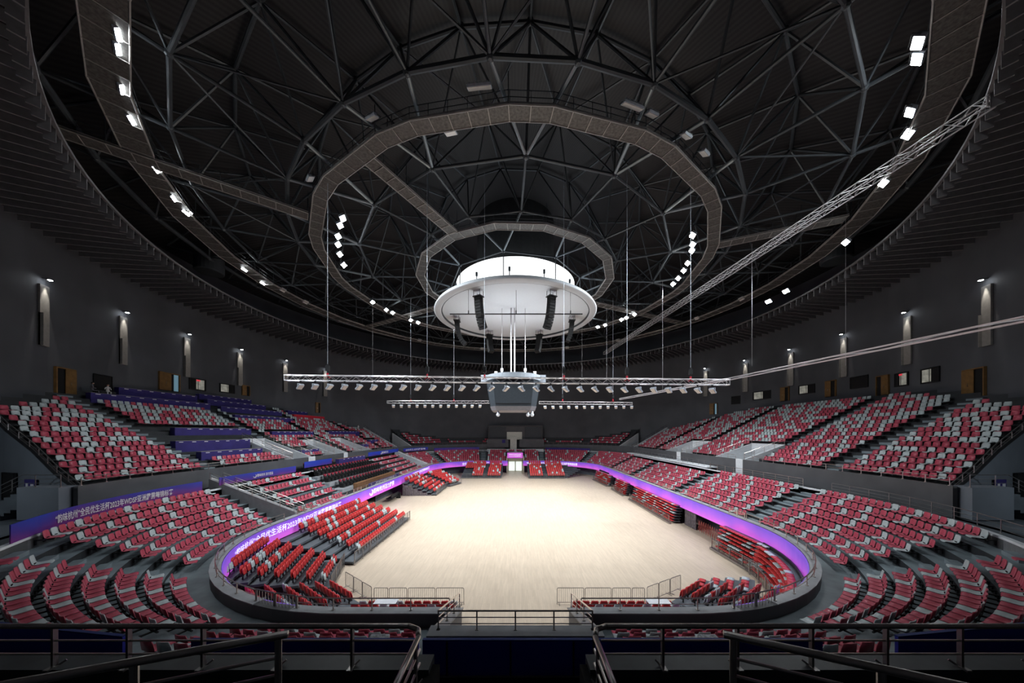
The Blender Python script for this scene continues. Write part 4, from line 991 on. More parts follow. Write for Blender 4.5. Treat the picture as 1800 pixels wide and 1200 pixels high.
# ------------------------------------------------------------------ railings
POSTS = {}
def railing(pts, h, label, mk='steel', spacing=1.55, bars=(.5,), r=.028, name='railing', infill=False):
    """pts: points of the base line; top rail at h above"""
    P3 = [Vector(p) for p in pts]; base = P3[0]
    q = MB(); q.path([p+Vector((0, 0, h)) for p in P3], r, 6); o = q.build(name, mk, loc=base)
    for bfr in bars:
        q = MB(); q.path([p+Vector((0, 0, h*bfr)) for p in P3], r*.6, 5); c = q.build('mid_rail', mk, loc=base); c.parent = o; c.location = (0, 0, 0)
    key = (round(h, 2), r, mk)
    if key not in POSTS: POSTS[key] = mesh_of(MB().tube((0, 0, 0), (0, 0, h), r*.9, 6).box((0, 0, .02), (.1, .1, .03)), 'post', mk, False)
    # distribute posts
    L = [0]
    for a, b in zip(P3, P3[1:]): L.append(L[-1]+(b-a).length)
    n = max(1, round(L[-1]/spacing)); n = min(n, 95)
    for i in range(n+1):
        s = L[-1]*i/n; k = 0
        while k < len(L)-2 and L[k+1] < s: k += 1
        p = P3[k].lerp(P3[k+1], (s-L[k])/max(L[k+1]-L[k], 1e-6))
        c = bpy.data.objects.new('post', POSTS[key]); COL.objects.link(c); c.parent = o; c.location = p-base
    if infill:
        q = MB(); n2 = int(L[-1]/.14)
        for i in range(n2+1):
            s = L[-1]*i/n2; k = 0
            while k < len(L)-2 and L[k+1] < s: k += 1
            p = P3[k].lerp(P3[k+1], (s-L[k])/max(L[k+1]-L[k], 1e-6)); q.tube(p, p+Vector((0, 0, h)), .009, 4)
        c = q.build('vertical_bars', mk, loc=base); c.parent = o; c.location = (0, 0, 0)
    return tag(o, label, 'railing')
def ringpts(t0, t1, d, z, step=1.0): return [(*P(t, d)[:2], z) for t in trange(min(t0, t1), max(t0, t1), step)]
for s, sd in ((1, 'bare-rail side'), (-1, 'banner side')):
    R1 = [(2.9, 9.7, 'beside the near platform'), (12.1, 29.2, 'around the near curve')]
    R1 += [(31.5, 43.4, 'first straight length'), (44.8, 60, 'second straight length'), (61.4, 84.5, 'far straight length and curve'), (86, 101, 'far end')] if s > 0 else [(33, 41.4, 'before the wide-spaced seats'), (43.2, 75.5, 'before the armchairs and beyond'), (77.5, 83.6, 'far curve'), (85, 101, 'far end')]
    for a, b, lb in R1: railing(ringpts(s*a, s*b, .22, 3.485), .52, f'steel kerb railing of the lower stand, {lb}, {sd}', 'steel' if a < 30 else 'steel')
    # kerb gates
    for t, lb in ((10.9, 'by the near platform'),)+(((30.4, 'at the first aisle'), (44.1, 'at the second aisle'), (60.7, 'at the third aisle'), (76, 'at the far aisle')) if s > 0 else ((31.9, 'below the white railed stair'), (42.3, 'before the armchairs'), (76.3, 'below the far white stair'))):
        w = 1.0 if t > 12 else 1.15; g = empty('kerb_gate', (*P(s*t, .22)[:2], 2.85 if t < 12 else 3.0)); zb = g.location.z; zt = 4.02
        for j, side_ in enumerate((-1, 1)):
            t0, t1 = s*t+(0.04 if side_ > 0 else -w), s*t+(w if side_ > 0 else -.04); q = MB(); pa, pb = Vector((*P(t0, .22)[:2], zb)), Vector((*P(t1, .22)[:2], zb)); H = Vector((0, 0, zt-zb))
            q.tube(pa, pa+H, .035, 6).tube(pb, pb+H, .035, 6).tube(pa+H, pb+H, .03, 6).tube(pa+H*.12, pb+H*.12, .025, 6)
            for i in range(1, 6): p = pa.lerp(pb, i/6); q.tube(p+H*.12, p+H, .014, 4)
            c = q.build('gate_leaf', 'darksteel' if t < 12 else 'steel', loc=g.location); c.parent = g; c.location = (0, 0, 0)
        tag(g, f'small double steel gate in the kerb railing {lb}, {sd}', 'gate', 'kerb gates')
    F0_ = F0+.2
    if s > 0: U = [(F0_, 42.2, 'near length'), (43.8, 57.6, 'middle length'), (59.3, 78.4, 'far length')]
    else: U = [(F0_, 43, 'near length'), (47.9, 53, 'middle length'), (58, 62.4, 'short length'), (66.6, 78.4, 'far length')]
    for a, b, lb in U: railing(ringpts(s*a, s*b, 9.52, 7.72), .55, f'steel railing on the front of the upper stand, {lb}, {sd}', 'steel')
    railing(ringpts(s*82, s*99.5, 9.52, 7.72), .55, f'railing on the front of the far upper stand, {sd}', 'darksteel')
    for i, (a, b, dm) in enumerate(VOM_R if s > 0 else VOM_L):
        for j, t in enumerate((a, b)):
            railing([(*P(s*t, 9.6)[:2], 7.8), (*P(s*t, dm)[:2], up_z(dm)+.15)], .75, f'sloping steel rail on the {["nearer", "farther"][j]} wall of the {nth(i+1)} white stair opening, {sd}', 'steel', bars=(.33, .66))
    pts = [(*P(s*(ne(d)-.08), d)[:2], up_z(d)+.3) for d in (9.6, 12, 15, 18, 21, 24)]
    railing(pts, .6, f'sloping railing on the near end wall of the upper stand, {sd}', 'darksteel', spacing=1.4)
    railing(radial_pts(s*78.7, 9.8, 25.5, .32), .7, f'sloping railing on the far end wall of the upper stand, {sd}', 'darksteel')
railing(ringpts(31.8, 46.5, 7.7, 6.02), .75, 'pale steel railing behind the first straight lower block, bare-rail side', 'steel', bars=(.33, .66))
railing(ringpts(6, 29.0, 7.7, 6.02), .75, 'steel railing along the white ledge behind the curved lower block, bare-rail side', 'darksteel', bars=(.33, .66))
railing(ringpts(47.2, 76, 8.2, 6.3), .75, 'steel railing of the white roofed walkway behind the far lower blocks', 'darksteel', bars=(.5,))
mb = MB(); band(mb, 47.2, 78, [(7.7, 6.1), (7.7, 6.3), (9.3, 6.3), (9.3, 6.1)]); struct(mb, 'slab_walkway', 'white')
# white railed stair on the banner side
mb = MB(); slope_wall(mb, [(*P(-31.0, .4)[:2], 3.75), (*P(-31.0, 8.6)[:2], 6.9)], .4, 2.8); struct(mb, 'wall_stair', mat('stair_wall_grey', (.33, .33, .34), .6, noise=.08))
railing([(*P(-30.85, .5)[:2], 3.75), (*P(-30.85, 8.5)[:2], 6.85)], .62, 'steel stair rail on the near edge of the pale stair wall, banner side', 'steel', bars=(.33, .66))
railing([(*P(-32.2, .5)[:2], 3.5), (*P(-32.2, 8.5)[:2], 6.55)], .75, 'steel stair rail on the far edge of the pale stair wall, banner side', 'steel', bars=(.33, .66))
mb = MB(); slope_wall(mb, [(*P(-76.6, .4)[:2], 3.7), (*P(-76.6, 8.6)[:2], 6.9)], 1.4, 2.8); struct(mb, 'wall_far_stair', 'white')
railing([(*P(-76.0, .5)[:2], 3.7), (*P(-76.0, 8.5)[:2], 6.9)], .6, 'steel stair rail on the far white stair of the lower stand', 'steel')
# aisle steps
mb = MB()
for t, w in ((19.4, 1.3), (30.45, 1.5), (44.0, 1.3), (60.6, 1.3), (73.05, .9), (85.4, 1.3), (95.9, 1.2), (-19.4, 1.3), (-29.9, 0.0), (-42.1, 1.2), (-60.3, .9), (-84.0, 1.3), (-94.6, 1.3), (10.9, 1.2), (-10.9, 1.2)):
    if not w: continue
    for k in range(7):
        d = 1.4+.85*(k+1)-.22; x, y, nx, ny = P(t, d); mb.box((x, y, 2.85+.42*k+.105), (.44, w, .21), rz=math.atan2(ny, nx))
struct(mb, 'slab_lower_steps', 'terrace')
mb = MB()
for t in (32.2, 41.9, 57.7, 70.5, -33.4, -47.3, -58.9, -74.3):
    for k in range(18):
        d = 10.6+.88*(k+1)-.22; x, y, nx, ny = P(t, d)
        if math.hypot(x, y-51) > 50.5: continue
        if any(a-.6 < abs(t) < b+.6 and d < dm+.3 for a, b, dm in (VOM_R if t > 0 else VOM_L)): continue
        mb.box((x, y, 7.45+.44*k+.11), (.46, 1.15, .22), rz=math.atan2(ny, nx))
struct(mb, 'slab_upper_steps', 'terrace')
# ------------------------------------------------------------------ LED ribbon, banners, text
def text_mesh(txt, size):
    cu = bpy.data.curves.new('txt', 'FONT'); cu.body = txt; cu.size = size; cu.resolution_u = 2; cu.offset = size*.012
    o = bpy.data.objects.new('txt', cu); COL.objects.link(o); dg = bpy.context.evaluated_depsgraph_get(); dg.update()
    me = bpy.data.meshes.new_from_object(o.evaluated_get(dg)); vs = [v.co.copy() for v in me.vertices]; fs = [tuple(p.vertices) for p in me.polygons]
    bpy.data.objects.remove(o); return vs, fs
def ring_text(txt, size, tc, d, zc, mk, parent, d_off=-.02, logo=False, width=None):
    """text along the ring, readable from the arena, centred on t = tc"""
    vs, fs = text_mesh(txt, size)
    x0, x1 = min(v.x for v in vs), max(v.x for v in vs); y0, y1 = min(v.y for v in vs), max(v.y for v in vs); sx = (width/(x1-x0)) if width else 1
    q = MB(); out = []
    for v in vs:
        t = tc+(v.x-(x0+x1)/2)*sx*READ; x, y, _, _ = P(t, d+d_off); out.append((x, y, zc+v.y-(y0+y1)/2))
    q.add(out, fs); L = (x1-x0)*sx/2
    if logo:
        tl = tc-READ*(L+size*.9); 
        for a0, rr in ((0, .62), (.6, .42)):
            pts = []
            for i in range(17):
                a = PI*1.05+a0+i*PI*1.1/16; pts.append((*P(tl+READ*math.cos(a)*size*rr, d+d_off)[:2], zc+math.sin(a)*size*rr))
            q.path(pts, size*.07, 4)
    loc = parent.location; c = q.build('lettering', mk, loc=loc); c.parent = parent; c.location = (0, 0, 0)
    return L
READ = -1
# reading direction: facing the banner from the arena, x runs to the viewer's right = decreasing |t| on +t side
READ = -1
FULL = '“韵味杭州”全民优生活杯2023年WDSF亚洲霹雳舞锦标赛'
def strip(name, t0, t1, prof, mk, label, cat, th=.05):
    q = MB(); a, b = min(t0, t1), max(t0, t1); band(q, a, b, [(prof[0], prof[1]), (prof[0], prof[2]), (prof[0]+th, prof[2]), (prof[0]+th, prof[1])], step=.8); loc = (*P((a+b)/2, prof[0])[:2], prof[1])
    # keep world-space object coordinates for the print: origin stays at the hall's origin
    o = q.build(name, mk); return tag(o, label, cat)
rb = strip('ribbon_screen', 3, TL-2.15, (-.10, 2.05, 3.40), 'ribbon', 'long purple and pink LED ribbon screen on the kerb of the bare-rail side', 'LED screen')
rb2 = strip('ribbon_screen', -TL+2.15, -3, (-.10, 2.05, 3.40), 'ribbon', 'long purple LED ribbon screen with white lettering on the kerb of the banner side', 'LED screen')
# find reading sign by construction: right of the reader when facing outward along normal n is (ny, -nx)
def read_sign(t):
    x, y, nx, ny = P(t, 0); x2, y2, _, _ = P(t+.1, 0); return 1 if ((x2-x)*ny-(y2-y)*nx) > 0 else -1
READ = read_sign(-40)
ring_text(FULL, .66, -30.0, -.12, 2.92, 'textlit', rb2, width=15.6)
ring_text('韵味杭州活力霹雳', .8, -50.0, -.12, 2.85, 'textlit', rb2, logo=True, width=7.6)
ring_text('全民优生活杯霹雳舞锦标赛', .66, -69.5, -.12, 2.95, 'textlit', rb2, width=12)
ring_text('全民优生活杯霹雳舞锦标赛', .75, -92.4, -.12, 2.73, 'textlit', rb2, width=7.6)
READ = read_sign(90)
ring_text(FULL, .75, 93.2, -.12, 2.73, 'textlit', rb, width=14.6)
READ = read_sign(-40)
def banner(t0, t1, z0, z1, txt, label, mk='banner', logo=False, width=None, size=.5, d=7.30, tc=None):
    o = strip('banner', t0, t1, (d, z0, z1), mk, label, 'banner', th=.04)
    if txt: ring_text(txt, size, tc or (t0+t1)/2, d-.02, (z0+z1)/2, 'text', o, logo=logo, width=width)
banner(-19.6, -28.9, 6.05, 6.95, FULL, 'long blue and purple banner with white lettering behind the near lower seats', width=5.5, size=.52)
for o_ in (): pass
banner(-30.5, -40.8, 6.3, 7.05, '韵味杭州 活力亚运', 'blue purple banner with a small white emblem behind the wide-spaced seats', logo=True, width=2.2, size=.34, tc=-35.9)
banner(-42.4, -48.6, 6.6, 7.4, '', 'plain blue purple banner behind the last row of armchairs')
banner(-60.4, -75.6, 6.75, 7.5, '韵味杭州', 'blue purple banner at the far straight part of the banner side', logo=True, width=3, size=.5)
banner(-77.4, -83.6, 6.5, 7.3, '全民优生活杯霹雳舞', 'purple banner at the far corner of the banner side', width=5, size=.5)
banner(-84.9, -93.8, 6.05, 6.9, '', 'plain purple banner behind the far lower block, banner side')
banner(86.3, 95, 6.05, 6.75, '', 'dark blue banner behind the far lower block, bare-rail side', mk='navy')
o = strip('banner', -46.5, -58.5, (.72, 3.1, 3.9), 'navy', 'dark blue notice banner along the kerb before the wooden desk', 'banner'); ring_text('亚洲霹雳舞锦标赛组委会席', .42, -52.5, .68, 3.6, 'text', o, logo=True, width=7)
# ------------------------------------------------------------------ near platform and foreground
mb = MB()
for s in (-1, 1): slope_wall(mb, [(s*2.55, 14.0, 3.42), (s*2.55, 10.1, 4.85)], .3, 0)
slope_wall(mb, [(-2.7, 10.1, 4.85), (2.7, 10.1, 4.85)], .3, 0); struct(mb, 'wall_platform', 'fascia')
mb = MB()
for (a, b) in (((-2.55, 14.0, 3.43), (-2.55, 10.1, 4.86)), ((2.55, 14.0, 3.43), (2.55, 10.1, 4.86))):
    A, B = Vector(a), Vector(b); w = Vector((.24, 0, 0)); u_ = Vector((0, 0, .05)); mb.add([A-w, A+w, B+w, B-w, A-w+u_, A+w+u_, B+w+u_, B-w+u_], [(0, 3, 2, 1), (4, 5, 6, 7), (0, 1, 5, 4), (1, 2, 6, 5), (2, 3, 7, 6), (3, 0, 4, 7)])
mb.box((0, 10.1, 4.885), (5.6, .55, .06)); struct(mb, 'trim_platform', 'stone')
mb = MB(); mb.add([(-2.5, 8, .02), (2.5, 8, .02), (2.5, 14, .02), (-2.5, 14, .02)], [(0, 1, 2, 3)]); struct(mb, 'floor_passage', 'stone')
railing([(-2.5, 10.15, 4.9), (2.5, 10.15, 4.9)], .62, 'steel railing across the back of the near platform', 'darksteel', bars=(.33, .66), spacing=1.25)
for s, sd in ((1, 'bare-rail side'), (-1, 'banner side')): railing([(s*2.5, 14.0, 3.5), (s*2.5, 10.15, 4.9)], .62, f'sloping steel railing on the platform wall, {sd}', 'steel', bars=(.33, .66), spacing=1.3)
def barrier(x0, y0, x1, y1, label):
    a, b = Vector((x0, y0, 0)), Vector((x1, y1, 0)); o = empty('crowd_barrier', a); d = (b-a); L = d.length; q = MB(); H = Vector((0, 0, 1.08)); dd = d.normalized()
    q.path([a, a+H*.95, a+H+dd*.06, b+H-dd*.06, b+H*.95, b], .022, 6); q.tube(a+H*.12, b+H*.12, .018, 5); c = q.build('frame', 'darksteel', loc=a); c.parent = o; c.location = (0, 0, 0)
    q = MB(); n = max(2, int(L/.13))
    for i in range(1, n): p = a.lerp(b, i/n); q.tube(p+H*.12, p+H, .008, 4)
    c = q.build('vertical_bars', 'darksteel', loc=a); c.parent = o; c.location = (0, 0, 0)
    nn = Vector((-dd.y, dd.x, 0))*.22
    for p in (a.lerp(b, .08), a.lerp(b, .92)): c = MB().tube(p-nn+Vector((0, 0, .02)), p+nn+Vector((0, 0, .02)), .02, 4).build('foot', 'darksteel', loc=a); c.parent = o; c.location = (0, 0, 0)
    tag(o, label, 'crowd barrier', 'crowd barriers on the wooden floor')
for i, (a, b) in enumerate(((-9.3, -8.4), (-8.3, -7.15), (-7.05, -5.3), (-5.2, -3.4))): barrier(a, 20.6, b, 20.6, f'low crowd barrier facing the camera, banner side, {nth(4-i)} from the central gap')
for i, (a, b) in enumerate(((2.75, 4.5), (4.6, 6.3), (6.4, 7.6), (7.7, 8.5))): barrier(a, 20.6, b, 20.6, f'low crowd barrier facing the camera, bare-rail side, {nth(i+1)} from the central gap')
for i in range(3):
    f0, f1 = i/3+.01, (i+1)/3-.01; barrier(lerp(-9.5, -12.5, f0), lerp(20.7, 23.0, f0), lerp(-9.5, -12.5, f1), lerp(20.7, 23.0, f1), f'slanting crowd barrier on the banner side, {nth(i+1)} from the corner')
    barrier(lerp(8.7, 11.9, f0), lerp(20.7, 22.5, f0), lerp(8.7, 11.9, f1), lerp(20.7, 22.5, f1), f'slanting crowd barrier on the bare-rail side, {nth(i+1)} from the corner')
for s, sd in ((-1, 'banner side'), (1, 'bare-rail side')):
    o = MB().box((0, 0, 0), (1.3, .7, .03)).box((0, .0, -.35), (1.2, .6, .05)).build('work_table', 'white')
    for x in (-.6, .6):
        for y in (-.3, .3): MB().tube((x, y, 0), (x, y, -1.0), .03, 5).build('leg', 'body', o)
    o.location = (-7.6 if s < 0 else 8.4, 18.3, 1.38); tag(o, f'small white table among the low floor seats, {sd}', 'table')
# foreground parapet, its rail and banners
YF = 3.72
mb = MB()
for a, b in ((-14, -1.02), (.88, 14)):
    mb.box(((a+b)/2, 3.81, 8.45), (b-a, .26, .12)); 
struct(mb, 'slab_parapet', mat('parapet_grey', (.06, .072, .08), .4, noise=.25, nscale=3))
mb = MB()
for a, b in ((-14, -1.02), (.88, 14)): mb.box(((a+b)/2, 3.84, 7.9), (b-a, .18, .98))
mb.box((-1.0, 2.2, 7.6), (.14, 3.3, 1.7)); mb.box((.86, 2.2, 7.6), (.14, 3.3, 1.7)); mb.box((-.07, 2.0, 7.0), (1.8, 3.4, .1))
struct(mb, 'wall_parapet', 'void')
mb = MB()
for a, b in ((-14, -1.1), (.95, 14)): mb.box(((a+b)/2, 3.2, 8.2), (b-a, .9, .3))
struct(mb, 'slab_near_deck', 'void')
for s, sd, x0, x1 in ((-1, 'banner side', -1.09, -11), (1, 'bare-rail side', .90, 11)):
    root = empty('parapet_railing', (x0, YF, 8.51)); L = (x0, YF, 8.51)
    q = MB(); c0_ = .16
    q.path([(x1, YF, 9.0), (x0+s*.18, YF, 9.0), (x0+s*.05, YF-.06, 9.0), (x0, YF-.2, 9.0), (x0-s*.0, 2.35, 9.0)], .03, 10); c = q.build('handrail', 'darksteel', loc=L, smooth=True); c.parent = root; c.location = (0, 0, 0)
    for z in (8.83, 8.67):
        q = MB(); q.path([(x1, YF, z), (x0+s*.12, YF, z)], .012, 6); q.path([(x0, YF-.15, z), (x0, 2.35, z)], .014, 6); c = q.build('mid_rail', 'steel', loc=L); c.parent = root; c.location = (0, 0, 0)
    i = 0; x = x0+s*.85
    pm = mesh_of(MB().box((0, 0, .245), (.028, .045, .49)).box((0, -.02, .01), (.06, .12, .02)).tube((s*-.06, .06, .05), (0, 0, .0), .012, 5), 'post', 'darksteel', False)
    while abs(x) < 10.5: c = bpy.data.objects.new('post', pm); COL.objects.link(c); c.parent = root; c.location = (x-x0, 0, 0); x += s*.885
    c = bpy.data.objects.new('post', pm); COL.objects.link(c); c.parent = root; c.location = (0, -.3, 0)
    tag(root, f'dark steel handrail across the foreground turning down toward the camera, {sd}', 'railing')
    root = empty('stair_railing', (s*2.0 if s < 0 else 1.83, 2.75, 8.6)); L = tuple(root.location)
    e = Vector((L[0], 2.75, 9.53)); f = Vector((s*3.44 if s < 0 else 3.1, 2.24 if s < 0 else 2.19, 9.53)); g = e+(f-e)*2.2
    q = MB(); q.tube(e, g, .032, 12); c = q.build('handrail', 'darksteel', loc=L, smooth=True); c.parent = root; c.location = (0, 0, 0)
    dn = (f-e).normalized()
    for dz in (.19, .34, .5): q = MB(); q.tube(e+dn*.06-Vector((0, 0, dz)), g-Vector((0, 0, dz)), .013, 8); c = q.build('mid_rail', 'darksteel', loc=L); c.parent = root; c.location = (0, 0, 0)
    for w_ in (.07, 1.0, 1.9): q = MB(); p = e+dn*w_; q.tube(p, p-Vector((0, 0, 1.2)), .027, 8); c = q.build('post', 'darksteel', loc=L); c.parent = root; c.location = (0, 0, 0)
    tag(root, f'closest thick steel stair handrail, cut off by the lower frame edge, {sd}', 'railing')
for i, (a, ya, b, yb, lb) in enumerate(((-1.36, 4.6, 1.13, 4.6, 'in the centre between the two handrails'), (-4.75, 4.6, -1.42, 4.6, 'behind the banner-side handrail'), (-9.5, 5.15, -5.85, 4.68, 'at the outer end, banner side'), (1.18, 4.6, 4.5, 4.6, 'behind the bare-rail-side handrail'), (5.7, 4.68, 9.5, 5.15, 'at the outer end, bare-rail side'))):
    A, B = Vector((a, ya, 0)), Vector((b, yb, 0)); q = MB(); mI = (A+B)/2; q.box((mI.x, mI.y, 8.0), ((B-A).length, .04, .5), rz=math.atan2(B.y-A.y, B.x-A.x))
    o = q.build('blue_panel', 'panel'); q = MB(); q.box((mI.x, mI.y, 8.26), ((B-A).length, .05, .018), rz=math.atan2(B.y-A.y, B.x-A.x)); q.build('top_edge', mat('blue_edge', (.01, .05, .35), .5, noise=.1), o)
    if i == 0:
        q = MB(); q.box((mI.x, mI.y-.02, 7.74), ((B-A).length, .04, .02)); q.build('bottom_edge', 'steel', o)
        for x in (-1.0, -.07, .85): MB().box((x, 4.57, 8.0), (.02, .02, .5)).build('seam', 'void', o)
    tag(o, f'dark blue cloth panel on the parapet {lb}', 'panel')
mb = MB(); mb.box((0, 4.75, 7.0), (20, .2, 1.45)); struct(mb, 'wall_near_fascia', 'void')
# leaflets/boxes on the near seats
o = MB().box((0, 0, .0), (1.1, .6, .12)).box((-.5, .1, .12), (.5, .4, .1)).build('leaflet_pile', 'paper'); o.location = (-3.2, 8.3, 5.6); tag(o, 'loose printed boards lying on the seats in front of the banner-side handrail', 'printed boards')
o = MB().box((0, 0, 0), (1.0, .6, .1)).box((.4, .1, .1), (.5, .3, .1)).build('leaflet_pile', 'paper'); o.location = (5.0, 8.6, 5.45); tag(o, 'loose printed boards lying on the seats past the bare-rail-side handrail', 'printed boards')
# landings and stairs at the near ends of the upper stand
for s, sd in ((1, 'bare-rail side'), (-1, 'banner side')):
    mb = MB()
    mb.box((s*30.85, 20.7, 6.7), (2.7, 1.0, 2.1)); mb.box((s*36.5, 20.9, 5.8), (6.5, 2.6, .4)); struct(mb, 'slab_landing', 'greywall')
    mb = MB()
    for i in range(8): mb.box((s*(32.4+i*.42), 20.9, 7.3-.2*i-.5), (.42, 1.4, 1.0))
    struct(mb, 'slab_landing_stair', 'terrace_dark')
    railing([(s*29.5, 20.3, 7.75), (s*32.0, 20.3, 7.75), (s*35.6, 20.5, 6.1), (s*39, 20.7, 6.1)], .8, f'steel railing of the landing and stair beside the upper stand, {sd}', 'darksteel', bars=(.33, .66))
    o = MB().box((0, 0, 1.02), (1.5, .1, 2.04)).build('door', 'void'); o['kind'] = 'structure'
    MB().box((0, -.03, 2.08), (1.7, .14, .1)).box((-.8, -.03, 1.05), (.1, .14, 2.1)).box((.8, -.03, 1.05), (.1, .14, 2.1)).build('door_frame', 'black', o); o.name = 'door_12'
    o.location = (s*37.6, 23.25, 6.2); o.rotation_euler = (0, 0, s*math.radians(16))
    o = MB().box((0, 0, 0), (1.5, .05, .9)).build('wall_sign', 'navy'); MB().box((-.35, -.04, .0), (.3, .02, .3)).box((.35, -.04, 0), (.4, .02, .24)).build('sign_symbol', 'text', o); o.location = (s*34.8, 22.45, 7.5); o.rotation_euler = (0, 0, s*math.radians(16)); tag(o, f'dark blue sign on the grey end wall beside the side door, {sd}', 'sign')
mb = MB()
for s in (-1, 1): band(mb, min(s*10, s*26), max(s*10, s*26), [(9.3, 5.6), (33, 5.6)], False)
struct(mb, 'floor_side_concourse', 'terrace_dark')
# ------------------------------------------------------------------ doors and windows on the round wall
def onwall(phi, z0, z1, wdeg, kind, n):
    """phi from -Y axis"""
    R_ = 50.93; w = math.radians(wdeg)*R_; h = z1-z0; a = math.radians(phi); loc = (R_*math.sin(a), 51-R_*math.cos(a), z0); rz = a
    if kind.startswith('door'):
        o = MB().box((0, 0, h/2), (w, .12, h)).build('door_%d' % n, 'void'); MB().box((0, .08, h+.05), (w+.2, .22, .12)).box((-w/2-.05, .08, h/2), (.12, .22, h)).box((w/2+.05, .08, h/2), (.12, .22, h)).build('door_frame', 'doorwood', o)
        leaf = MB().box((0, 0, h/2), (w*.55, .06, h-.05)).build('door_leaf', 'doorwood', o); leaf.location = (w*.22 if kind != 'doorL' else -w*.22, .16, 0); MB().box((0, .06, h*.45), (.04, .06, .3)).build('door_handle', 'steel', leaf)
        if kind == 'doorB': MB().box((-w*.33, .1, h/2), (w*.22, .06, h-.1)).build('glass_strip', 'blueglass', o)
    else:
        o = MB().box((0, 0, h/2), (w, .1, h)).build('window_%d' % n, 'void'); MB().box((0, .07, h), (w+.1, .12, .07)).box((0, .07, 0), (w+.1, .12, .07)).box((-w/2, .07, h/2), (.07, .12, h)).box((w/2, .07, h/2), (.07, .12, h)).build('window_frame', 'black', o)
        if kind != 'windark': 
            q = MB(); q.box((w*(.18 if kind == 'win' else -.15), .08, h/2), (w*.5, .03, h*.86)); q.build('pane', 'litwin', o)
            MB().box((w*(.0), .12, h/2), (.05, .03, h)).build('mullion', 'black', o)
        if kind == 'winX': MB().box((0, .14, h*.85), (w*.22, .05, .22)).build('exit_lamp', 'exit', o)
    o['kind'] = 'structure'; o.location = loc; o.rotation_euler = (0, 0, rz)
for i, (ph, z0, z1, w, kd) in enumerate([(-69.4, 15.3, 18.0, 2.2, 'doorL'), (-84.1, 17.4, 19.9, 3.2, 'doorB'), (-98.4, 18.2, 20.0, 1.4, 'door'), (-115.4, 15.9, 18.2, 1.0, 'door'), (68.4, 15.0, 17.8, 2.4, 'door'), (80.7, 16.4, 19.0, 1.7, 'doorL'), (89.4, 17.1, 19.6, 1.7, 'door'), (98.4, 17.2, 19.7, 1.6, 'door'), (115.2, 15.5, 18.0, 1.8, 'doorB')]): onwall(ph, z0, z1, w, kd, i+1)
for i, (ph, z0, z1, w, kd) in enumerate([(-74.2, 16.0, 18.1, 2.4, 'windark'), (-89, 18.1, 19.9, 2.9, 'winX'), (-94.6, 18.3, 19.8, 2.9, 'win'), (73.9, 17.2, 18.9, 2.4, 'win'), (77.9, 17.3, 19.0, 1.9, 'winX'), (84.5, 17.9, 19.6, 2.9, 'windark'), (94.0, 18.1, 19.6, 3.1, 'win'), (103.5, 18.0, 19.6, 4.0, 'win'), (109.6, 17.5, 19.2, 2.1, 'windark')]): onwall(ph, z0, z1, w, kd, i+1)
# ------------------------------------------------------------------ far centre: booth, sign, doors
mb = MB(); mb.box((0, 99.6, 11.3), (17.0, .4, 4.2)); mb.box((0, 99.3, 13.45), (17.2, .9, .15)); mb.box((-8.5, 99.3, 11.3), (.2, .8, 4.3)); mb.box((8.5, 99.3, 11.3), (.2, .8, 4.3)); struct(mb, 'wall_control_booth', 'fascia')
for i, x in enumerate((-5.6, 5.6)): o = MB().box((x, 99.25, 11.3), (5.2, .08, 3.5)).build('window_%d' % (20+i), 'screen', kind='structure')
mb = MB(); mb.box((-.3, 99.1, 10.3), (4.8, .2, 2.4)); mb.box((-.6, 97.5, 8.0), (2.0, .2, 3.6)); struct(mb, 'wall_lit_passage', mat('lit_passage', (.5, .5, .45), .6, emit=(.8, .8, .68), es=.05, noise=.1))
mb = MB(); mb.box((-5.4, 96.6, 8.0), (6.6, .3, 2.5)); mb.box((5.0, 96.6, 8.0), (7.6, .3, 2.5)); struct(mb, 'wall_far_centre', 'fascia')
mb = MB(); mb.box((0, 95.0, 5.9), (17.0, .4, .8)); mb.box((0, 95.2, 5.2), (17, .3, 2)); struct(mb, 'trim_far', 'white')
o = MB().box((0, 0, 0), (1.0, .06, 1.0)).build('wall_sign', 'navy'); o.location = (-3.6, 96.4, 8.6); tag(o, 'small square purple sign beside the lit far passage', 'sign')
mb = MB()
for s in (-1, 1): mb.box((s*2.35, 90.0, 2.3), (.25, 5.0, 4.6))
mb.box((0, 92.5, 1.8), (4.7, .25, 3.8)); mb.box((0, 90.0, 3.95), (4.7, 4.8, .15)); struct(mb, 'wall_far_passage', 'beige')
o = MB().box((0, 0, 0), (4.3, .12, 1.45)).build('led_sign', M['ribbon']); o.location = (-.1, 87.2, 4.95)
vs, fs = text_mesh('韵味杭州全民优生活杯', .34); w_ = max(v.x for v in vs); MB().add([(v.x-w_/2, -.07, v.y+.15) for v in vs], fs).build('lettering', 'textlit', o)
vs, fs = text_mesh('2023年WDSF亚洲霹雳舞锦标赛', .26); w_ = max(v.x for v in vs); MB().add([(v.x-w_/2, -.07, v.y-.3) for v in vs], fs).build('lettering', 'textlit', o); tag(o, 'purple LED sign above the far white doors', 'sign')
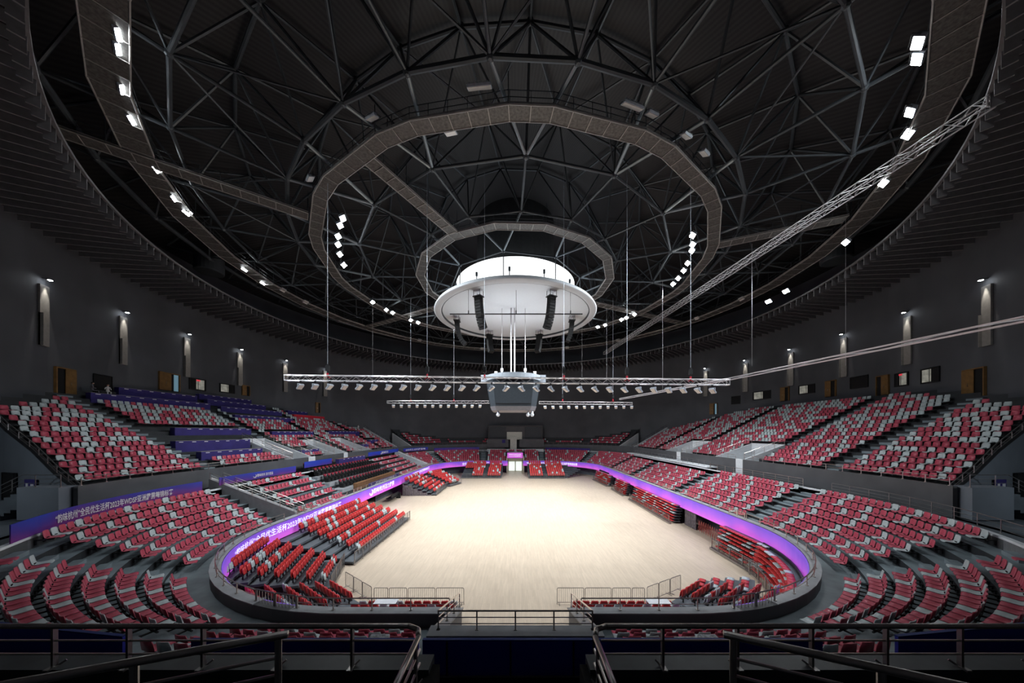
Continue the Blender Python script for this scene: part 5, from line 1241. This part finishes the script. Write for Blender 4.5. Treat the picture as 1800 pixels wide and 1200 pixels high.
for i, x in enumerate((-1.05, 1.0)):
    o = MB().box((x, 91.9, 1.45), (1.75, .08, 2.7)).build('door_%d' % (30+i), 'litdoor', kind='structure'); MB().box((x-.9, 91.85, 1.45), (.08, .12, 2.9)).box((x+.9, 91.85, 1.45), (.08, .12, 2.9)).build('door_frame', 'body', o)
# passage beside the long telescopic stand: curtain, folding gate, white door on the banner side
o = MB(); vs = []
for i in range(25): vs += [(20.9+.12*math.sin(i*1.7), 36.2+i*.1, 0.02), (20.9+.12*math.sin(i*1.7), 36.2+i*.1, 2.6)]
o.add(vs, [(2*i, 2*i+2, 2*i+3, 2*i+1) for i in range(24)]); c = o.build('hanging_curtain', 'curtain'); tag(c, 'grey curtain hanging in the dark gap between two closed stands', 'curtain')
c = MB()
for i in range(10):
    y = 32.2+i*.38; c.tube((21.0, y, .1), (21.0, y+.38, 1.3), .02, 4).tube((21.0, y+.38, .1), (21.0, y, 1.3), .02, 4)
    c.tube((21.0, y, 0), (21.0, y, 1.35), .02, 4)
c = c.build('folding_gate', mat('gate_red', (.4, .08, .07), .5, noise=.2)); tag(c, 'red and white expanding lattice gate in the dark gap under the kerb', 'gate')
o = MB().box((-21.9, 37.6, 1.25), (.12, 1.3, 2.5)).build('door_13', 'doorwood', kind='structure')
r = MB().box((0, 0, 0), (.25, 2.4, .08)).build('passage_lamp', 'body'); MB().box((0, 0, -.05), (.2, 2.3, .03)).build('lens', 'litdoor', r); r.location = (-22.6, 45.0, 2.62)
pl_ = bpy.data.lights.new('passage_glow', 'AREA'); pl_.shape = 'RECTANGLE'; pl_.size = .2; pl_.size_y = 2.3; pl_.energy = 90; l = bpy.data.objects.new('glow', pl_); COL.objects.link(l); l.parent = r; l.location = (0, 0, -.08)
tag(r, 'slim ceiling lamp in the white passage under the banner-side kerb', 'lamp')
o = MB(); o.box((-20.6, 52.5, .5), (1.0, 3.0, .12)).box((-20.2, 52.5, .9), (.1, 3.0, .5)).box((-20.2, 54, .5), (.8, .1, 1.0)); c = o.build('stacked_platform', 'black'); tag(c, 'black folded platform trolley under the kerb before the curtained stand', 'platform')
